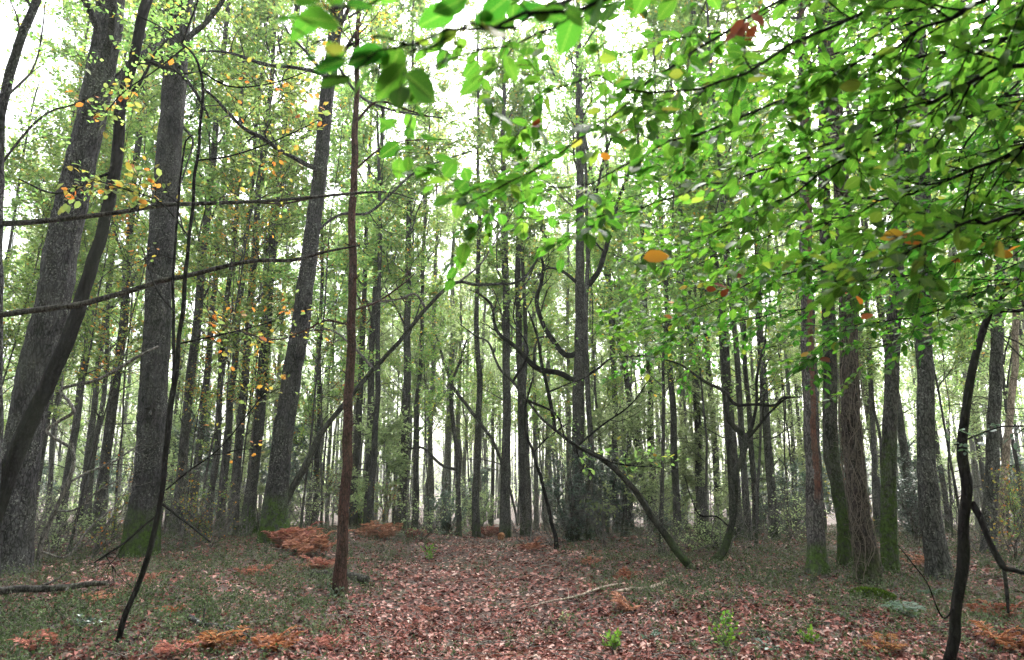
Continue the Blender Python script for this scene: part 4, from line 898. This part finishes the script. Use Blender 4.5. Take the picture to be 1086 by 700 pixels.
# ------------------------------------------------------------------ beech boughs hanging in from the right: one tree beside the camera
def beech():
    org = np.array([3.9, 1.2, float(gz(3.9, 1.2))]); e = empty('beech_tree', org)
    H = np.linspace(0, 1, 16); P = np.stack([.12 * np.sin(H * 5), .1 * np.sin(H * 4 + 1), H * 9 - .2], -1); R = .19 * (1 - .7 * H) * (1 + .5 * np.exp(-H * 18))
    tm = MB(); tubes(tm, P[None], R[None], 20, .03); tm.build('trunk', M['bark_branch'], e)
    top, rt = crown(P, R, .62, .97, 8, (1.0, 2.2), None, None, 4, 4, 6, (.7, 1.2), .15, .065)
    top.build('limbs', M['bark_branch'], e); top_f = rt; top_f.build('crown', M['leaf_beech'], e)
    # bough lines: (px, py, depth, width m) from the trunk side to the tip
    B = [  # near ones, large leaves
        ([(1250, -150, 1.5), (900, -75, 1.15), (700, -30, 1.0), (540, 21, .90), (481, 34, .86), (413, 44, .83), (365, 50, .80), (320, 52, .78)], 12, (.05, .11), 6, .054),
        ([(1200, -130, 1.5), (900, -50, 1.15), (600, 5, .92), (500, 30, .88), (440, 52, .85), (390, 70, .82), (335, 92, .8)], 8, (.05, .10), 5, .054),
        ([(1200, -170, 1.6), (850, -90, 1.1), (600, -60, .95), (430, -12, .85), (340, 10, .80), (290, 16, .78)], 9, (.05, .10), 5, .054),
        ([(1250, -120, 2.0), (960, -40, 1.9), (810, 7, 1.8), (766, 36, 1.75), (723, 63, 1.7), (666, 111, 1.65), (623, 143, 1.6), (566, 175, 1.55), (530, 205, 1.5), (490, 222, 1.45)], 17, (.12, .30), 8, .058),
        ([(1200, -60, 1.9), (1000, -20, 1.8), (860, 40, 1.7), (780, 80, 1.65), (700, 100, 1.6), (620, 85, 1.55), (560, 110, 1.5)], 15, (.10, .26), 8, .055),
        ([(1180, 20, 1.7), (1086, 66, 1.7), (1027, 86, 1.75), (963, 121, 1.8), (913, 154, 1.9), (870, 186, 2.0), (827, 214, 2.1), (770, 240, 2.2), (715, 262, 2.3)], 20, (.14, .34), 8, .058),
        ([(1180, -80, 1.6), (1080, -20, 1.6), (1000, 20, 1.6), (930, 60, 1.7), (860, 90, 1.8), (800, 130, 1.9)], 16, (.14, .32), 8, .058),
        ([(1200, 120, 2.0), (1100, 150, 2.1), (1020, 185, 2.2), (930, 215, 2.4), (860, 245, 2.6), (790, 280, 2.8)], 18, (.16, .4), 8, .058),
        ([(1250, -150, 2.1), (950, -90, 1.9), (760, -20, 1.7), (640, 10, 1.6), (560, 40, 1.5), (500, 55, 1.4), (450, 75, 1.35)], 15, (.10, .24), 8, .055),
        ([(1250, 0, 2.1), (980, 60, 2.0), (800, 120, 1.9), (700, 160, 1.85), (620, 195, 1.8), (560, 200, 1.75), (510, 215, 1.7)], 17, (.12, .28), 8, .055),
        ([(1250, 60, 2.3), (1000, 130, 2.2), (850, 170, 2.1), (740, 200, 2.1), (660, 225, 2.1), (590, 240, 2.05)], 18, (.12, .3), 8, .055),
        ([(1250, 150, 1.6), (1150, 190, 1.6), (1070, 230, 1.6), (990, 250, 1.65), (930, 290, 1.7), (880, 300, 1.8)], 14, (.12, .28), 8, .056),
        # farther sprays, small leaves
        ([(1250, 200, 2.8), (1086, 232, 3.2), (1000, 234, 3.3), (931, 266, 3.4), (870, 280, 3.5), (806, 298, 3.6), (758, 316, 3.7), (708, 341, 3.8), (665, 352, 3.9)], 24, (.25, .6), 9, .055),
        ([(1250, 230, 3.0), (1100, 262, 3.2), (1000, 256, 3.4), (920, 300, 3.6), (850, 325, 3.8), (780, 340, 4.0), (720, 355, 4.1)], 22, (.25, .55), 9, .055),
        ([(1250, 240, 2.6), (1120, 290, 2.8), (1040, 310, 3.0), (980, 335, 3.2), (910, 345, 3.4), (860, 375, 3.5)], 18, (.2, .45), 8, .055),
        ([(1250, 60, 3.0), (1086, 100, 3.3), (960, 110, 3.6), (860, 140, 3.9), (760, 185, 4.1), (690, 205, 4.2), (640, 215, 4.3)], 22, (.25, .6), 9, .055),
        ([(1250, 140, 3.0), (1086, 180, 3.2), (980, 200, 3.5), (880, 220, 3.8), (790, 260, 4.1), (720, 290, 4.3), (670, 318, 4.4)], 24, (.25, .65), 9, .055),
        ([(1250, -60, 2.8), (1050, -10, 3.2), (900, 20, 3.5), (800, 60, 3.8), (720, 130, 4.0)], 20, (.25, .6), 9, .055),
        ([(1250, 90, 3.6), (1086, 150, 4.0), (980, 160, 4.4), (880, 170, 4.8), (800, 215, 5.0), (730, 240, 5.2)], 24, (.3, .8), 9, .055),
        ([(1250, 190, 3.8), (1086, 250, 4.2), (980, 290, 4.5), (880, 300, 4.8), (790, 330, 5.0), (700, 365, 5.2)], 24, (.3, .7), 9, .055),
        ([(1250, 20, 3.6), (1086, 60, 4.0), (960, 60, 4.4), (860, 80, 4.8), (760, 100, 5.2)], 24, (.3, .8), 9, .055),
        ([(1250, 280, 3.6), (1100, 325, 4.0), (1020, 335, 4.2), (940, 365, 4.5), (870, 372, 4.6)], 18, (.25, .6), 9, .055),
        ([(1250, -100, 3.4), (1120, -40, 3.6), (1000, 10, 3.8), (900, 50, 4.2), (820, 90, 4.6), (750, 150, 5)], 22, (.3, .8), 9, .055),
        ([(1250, 10, 2.0), (1120, 30, 2.1), (1040, 60, 2.2), (980, 100, 2.3), (920, 110, 2.4), (850, 150, 2.5)], 18, (.2, .4), 9, .056),
        ([(1250, 170, 2.2), (1120, 200, 2.4), (1050, 235, 2.5), (980, 240, 2.7), (900, 275, 2.9), (830, 300, 3.1)], 18, (.2, .45), 9, .056),
        ([(1250, 20, 2.6), (1120, 60, 2.8), (1040, 130, 3.0), (1000, 200, 3.2), (960, 280, 3.3)], 18, (.25, .5), 8, .055),
    ]
    for pts, k, L, nl, size in B:
        q = resample(np.array(pts, float), 26)
        W = np.array([at(a, b, y) for a, b, y in q])
        st = np.array([3.9, 1.2, float(np.clip(W[0, 2] - .5, 1.8, 5.5))]); lead = np.linspace(0, 1, 8)[:-1, None]
        W = np.vstack([st + (W[0] - st) * lead, W]) - org; W += .006 * rng.normal(size=W.shape)
        Rr = np.linspace(.022, .0022, len(W)); Rr[7:] = np.linspace(.0065, .0012, len(W) - 7) * (1 + .12 * np.mean([p[2] for p in pts]))
        bm = MB(); tubes(bm, W[None], Rr[None], 8, .05)
        size *= .82 if pts[-1][2] > 1.0 else .95; k = int(k * 1.2)
        L = (L[0] * 1.25 + .04, L[1] * 1.15 + .04)
        c, rc = children(W[None, 7:], Rr[None, 7:], k, .04, 1, (.6, 1.0), L, 8, .09, -.02, .6, .25, .8)
        d, rd = children(c, rc, 3, .15, .8, (.5, .9), (L[0] * .35, L[1] * .5), 5, .09, -.02, .7, .3, .8)
        tubes(bm, c, np.maximum(rc, .0011), 5); tubes(bm, d, np.maximum(rd, .0008), 4)
        fm = MB(); kd = 'ova' if pts[-1][2] < 2.6 else 'ova5'; ml = (L[0] + L[1]) / 2
        if pts[-1][2] > 1:
            twig_leaves(fm, c, max(3, int(ml / .034)), size, kd, .003, .36, .06, droop=.32); twig_leaves(fm, d, max(2, int(ml * .42 / .034)), size * .92, kd, .003, .36, .2, droop=.32)
            twig_leaves(fm, W[None, 9:], int(k * .9), size, kd, .004, .36, .05, droop=.32)
        else:
            twig_leaves(fm, c, 3, size, kd, .003, .4, .3, droop=.5); twig_leaves(fm, W[None, 14:], int(k * 1.6), size, kd, .004, .4, .02, droop=.5)
        bo = bm.build('bough', M['bark_dark'], e); fm.build('leaves', M['leaf_beech'], bo)
    # turned leaves caught on the boughs
    wm = MB(); wr = MB()
    def lf(mb, px, py, Y, s, n=1, sp_=.02):
        p = at(px, py, Y)[None] - org + sp_ * rng.normal(size=(n, 3)); A = rng.normal(size=(n, 3)) * [1, .5, .4]
        leaves(mb, p, A, np.array([[0, -1, .6]]) + .4 * rng.normal(size=(n, 3)), np.full(n, s), 'ova', rng.random(n) * .8)
    lf(wm, 672, 6, 1.5, .055); lf(wm, 686, 270, 1.9, .075, 1, .01); lf(wm, 960, 252, 2.2, .07, 3, .02); lf(wm, 900, 318, 3, .06, 3, .03); lf(wm, 640, 158, 1.6, .03, 1)
    lf(wm, 664, 125, 1.6, .03, 1); lf(wm, 715, 320, 3.7, .05, 3, .06); lf(wm, 925, 205, 3, .05, 2, .03); lf(wm, 1078, 265, 2.4, .06, 2, .03); lf(wm, 860, 380, 3.4, .05, 2, .03); lf(wm, 1030, 275, 3, .05, 3, .05)
    lf(wr, 792, 26, 1.5, .05, 6, .012); lf(wr, 571, 135, 1.5, .035, 4, .012); lf(wr, 762, 300, 3.3, .05, 6, .04); lf(wr, 870, 385, 3.4, .05, 2, .02)
    wm.build('turned_leaves', M['leaf_orange'], e); wr.build('withered_leaves', M['leaf_red'], e)
    tag(e, 'leafy green beech boughs hanging in from the upper right, close to the viewer', 'tree')
beech()

# ------------------------------------------------------------------ far-off wood (reads as one mass)
def far_wood():
    tm = MB(); fm = MB(); n = 520
    a = rng.uniform(-1.05, 1.05, n); r = rng.uniform(66, 112, n); x = r * np.sin(a); y = r * np.cos(a); z = gz(x, y)
    N = 6; t = np.linspace(0, 1, N)[None, :, None]; H = rng.uniform(10, 18, n)[:, None, None]
    P = np.stack([x, y, z], -1)[:, None] + t * H * np.array([0, 0, 1.0]) + np.cumsum(rng.normal(size=(n, N, 3)), 1) * .12 * [1, 1, 0] * (t > 0)
    tubes(tm, P, rng.uniform(.06, .17, n)[:, None] * (1 - .6 * t[..., 0]) * np.ones((n, N)), 6)
    m = 230000; k = rng.integers(0, n, m); h = rng.uniform(0, 1, m) ** .9 * 20
    c = np.stack([x[k], y[k], z[k] + h], -1) + rng.normal(size=(m, 3)) * [1.7, 1.7, .5]
    # clump
    c += .6 * np.stack([np.sin(c[:, 2] * 2 + k), np.cos(c[:, 2] * 1.7 + k), np.sin(k * 3.3)], -1)
    leaves(fm, c, rng.normal(size=(m, 3)), rng.normal(size=(m, 3)) + [0, 0, 1], rng.uniform(.10, .22, m), 'dia')
    # wood behind and beside the viewer, unseen, added to shade the trunk fronts
    n2 = 46; a = rng.uniform(1.1, 2 * PI - 1.1, n2); r = rng.uniform(7, 32, n2); x2 = r * np.sin(a); y2 = r * np.cos(a) - 1; z2 = gz(x2, y2)
    P = np.stack([x2, y2, z2], -1)[:, None] + t * 15 * np.array([0, 0, 1.0]) + np.cumsum(rng.normal(size=(n2, N, 3)), 1) * .12 * [1, 1, 0] * (t > 0)
    tubes(tm, P, rng.uniform(.08, .2, n2)[:, None] * (1 - .6 * t[..., 0]) * np.ones((n2, N)), 8)
    m2 = 90000; k2 = rng.integers(0, n2, m2); c2 = np.stack([x2[k2], y2[k2], z2[k2] + 1.5 + 15 * rng.random(m2)], -1) + rng.normal(size=(m2, 3)) * [1.6, 1.6, .5]
    c2 = c2[(c2[:, 1] < -2.5) | (np.abs(c2[:, 0]) > 1.15 * c2[:, 1] + 5)]; m2 = len(c2)
    leaves(fm, c2, rng.normal(size=(m2, 3)), rng.normal(size=(m2, 3)) + [0, 0, 1], rng.uniform(.22, .42, m2), 'dia')
    e1 = tm.build('far_woodland_trunks', M['bark_far']); e2 = fm.build('far_woodland', M['leaf_pale_haze'])  # foliage colour carries painted haze; mesh also holds the unseen shading canopy
    tag(e1, 'mass of faint thin trunks in the far-off wood', 'woodland', kind='stuff'); tag(e2, 'pale hazy foliage of the far-off wood behind all the trunks', 'woodland', kind='stuff')
far_wood()

# ------------------------------------------------------------------ labels of the background trees, told apart by look and neighbours
def shrubs():
    spots = [(30, 13), (62, 13.5), (88, 15), (110, 14), (205, 15), (232, 14.5), (262, 17), (60, 17), (180, 19), (248, 20), (330, 19), (345, 21), (400, 22), (450, 21),
             (560, 20), (585, 18.5), (640, 17.5), (680, 19), (700, 16), (725, 18), (760, 16), (800, 17), (830, 18.5), (850, 20), (905, 20), (960, 17), (1025, 15), (1060, 14.5), (1085, 16), (1035, 18),
             (375, 26), (420, 28), (510, 27), (545, 29), (130, 22), (280, 25)]
    for i, (px, Y) in enumerate(spots):
        key = ('bare%d' if rng.random() < .5 else 'sparse%d') % rng.integers(3)
        sm, fm = PROTO[key]; b = at(px, 480, Y); z = float(gz(b[0], Y)); e = empty('shrub', (b[0], Y, z)); sc = rng.uniform(.7, 1.2)
        for nm, me in (('stems', sm), ('leaves', fm)):
            if me: o = link(nm, me, e); o.rotation_euler = (0, 0, float(rng.random() * 6.28)) ; o.scale = (sc, sc, sc)
        o = [c for c in C.objects if c.parent == e]
        for c in o: c.rotation_euler = o[0].rotation_euler
        FAR.append([e, px, 1, Y, key, 0])
shrubs()
def label_far():
    anchors = sorted([(float(x), a) for a, x, Y in NAMED if a and a not in ('the thin black sapling', 'the slim leaning trunk')])
    fills = [r for r in FAR]
    groups = {}
    for f in fills:
        o, px, w, Y, key, lean = f
        left = [a for x, a in anchors if x <= px]; right = [a for x, a in anchors if x > px]
        gap = (left[-1] if left else None, right[0] if right else None)
        if key.startswith('young'): k = 'leafy young tree'
        elif key.startswith('bare'): k = 'bare twiggy grey shrub'
        elif key.startswith('sparse'): k = 'thinly leaved twiggy shrub'
        elif key.startswith('low'): k = 'low bushy sapling'
        elif key.startswith('under'): k = 'thin stemmed leafy tree'
        elif key.startswith('yellow'): k = 'yellowing young tree'
        else:
            k = ('thickish' if w > 8.5 else 'medium' if w > 5.5 else 'slender' if w > 3.5 else 'thread-thin') + ' grey trunk'
            if Y > 47: k = 'faint ' + k
        groups.setdefault((gap, k), []).append(f)
    W = ['first', 'second', 'third', 'fourth', 'fifth', 'sixth', 'seventh', 'eighth', 'ninth', 'tenth', 'eleventh', 'twelfth', 'thirteenth', 'fourteenth', 'fifteenth', 'sixteenth', 'seventeenth', 'eighteenth', 'nineteenth', 'twentieth'] + ['twenty-' + q for q in ('first', 'second', 'third', 'fourth', 'fifth', 'sixth', 'seventh', 'eighth', 'ninth')] + ['thirtieth'] + ['thirty-' + q for q in ('first', 'second', 'third', 'fourth', 'fifth', 'sixth', 'seventh', 'eighth', 'ninth')]
    sh = lambda s: s.replace('the ', '')
    for (gap, k), fs in groups.items():
        fs.sort(key=lambda f: f[1])
        if gap[0] and gap[1]: where = 'between %s and %s' % (sh(gap[0]), sh(gap[1]))
        elif gap[0]: where = 'right of %s' % sh(gap[0])
        else: where = 'left of %s' % sh(gap[1])
        for i, f in enumerate(fs):
            o = f[0]
            num = 'only ' if len(fs) == 1 else W[min(i, 38)] + ' ' 
            tail = '' if len(fs) == 1 else ' from left'
            tag(o, (num + k + tail + ' ' + where), 'shrub' if 'shrub' in k else 'tree', 'twiggy shrubs among the trunks' if 'shrub' in k else 'young trees under the tall ones' if 'young' in k or 'sapling' in k or 'leafy' in k else 'grey trunks of the background wood')
label_far()

# ------------------------------------------------------------------ air
def haze():
    x0, x1, y0, y1, z0, z1 = -199, 199, -59, 199, -6, 27
    V = [(x, y, z) for z in (z0, z1) for y in (y0, y1) for x in (x0, x1)]
    F = [(0, 2, 3, 1), (4, 5, 7, 6), (0, 1, 5, 4), (2, 6, 7, 3), (0, 4, 6, 2), (1, 3, 7, 5)]
    m, n, l = nt('haze_air'); v = n.new('ShaderNodeVolumePrincipled'); v.inputs['Color'].default_value = (.93, .97, .93, 1)
    v.inputs['Density'].default_value = .0008; v.inputs['Anisotropy'].default_value = .3
    o = n.new('ShaderNodeOutputMaterial'); l.new(v.outputs[0], o.inputs['Volume'])
    me = bpy.data.meshes.new('haze'); me.from_pydata([(a * 1.02, b * 1.02, c) for a, b, c in V], [], F); me.materials.append(m)
    tag(link('haze', me), kind='stuff')
    m.cycles.homogeneous_volume = True
HAZE = True
if HAZE: haze()

# ------------------------------------------------------------------ light
w = bpy.data.worlds.new("World"); SC.world = w; w.use_nodes = True
n = w.node_tree.nodes; l = w.node_tree.links; n.clear()
EL, AZ = math.radians(52), math.radians(20)
sky = n.new('ShaderNodeTexSky'); sky.sky_type = 'NISHITA'; sky.sun_disc = False; sky.sun_elevation = EL; sky.sun_rotation = AZ
sky.dust_density = 6; sky.air_density = 1.0; sky.ozone_density = 1
hs = n.new('ShaderNodeHueSaturation'); hs.inputs['Saturation'].default_value = .25; l.new(sky.outputs[0], hs.inputs['Color'])
bg = n.new('ShaderNodeBackground'); bg.inputs[1].default_value = .15; l.new(hs.outputs[0], bg.inputs[0])
ow = n.new('ShaderNodeOutputWorld'); l.new(bg.outputs[0], ow.inputs[0])
sd = bpy.data.lights.new('sun', 'SUN'); sd.energy = 1.2; sd.angle = math.radians(25); sd.color = (1, .98, .95)
so = bpy.data.objects.new('sun', sd); C.objects.link(so)
from mathutils import Vector
so.rotation_euler = Vector((math.sin(AZ) * math.cos(EL), math.cos(AZ) * math.cos(EL), math.sin(EL))).to_track_quat('Z', 'Y').to_euler()

cd = bpy.data.cameras.new('camera'); co = bpy.data.objects.new('camera', cd); C.objects.link(co)
co.location = EYE; co.rotation_euler = (PI / 2 + PITCH, 0, 0); cd.sensor_width = 36; cd.lens = FPX / 1086 * 36
cd.clip_start = .05; cd.clip_end = 1000; cd.dof.use_dof = True; cd.dof.focus_distance = 12; cd.dof.aperture_fstop = 4.0
SC.camera = co
SC.view_settings.view_transform = 'Standard'; SC.view_settings.look = 'None'; SC.view_settings.gamma = 1
SC.view_settings.exposure = 2.7
cy = SC.cycles
SC.render.engine = 'CYCLES'
cy.max_bounces = 6; cy.diffuse_bounces = 3; cy.glossy_bounces = 2; cy.transmission_bounces = 4; cy.transparent_max_bounces = 4; cy.volume_bounces = 1
cy.use_denoising = True; cy.caustics_reflective = False; cy.caustics_refractive = False
cy.use_adaptive_sampling = True; cy.adaptive_threshold = .03
try: cy.denoising_prefilter = 'ACCURATE'
except Exception: pass
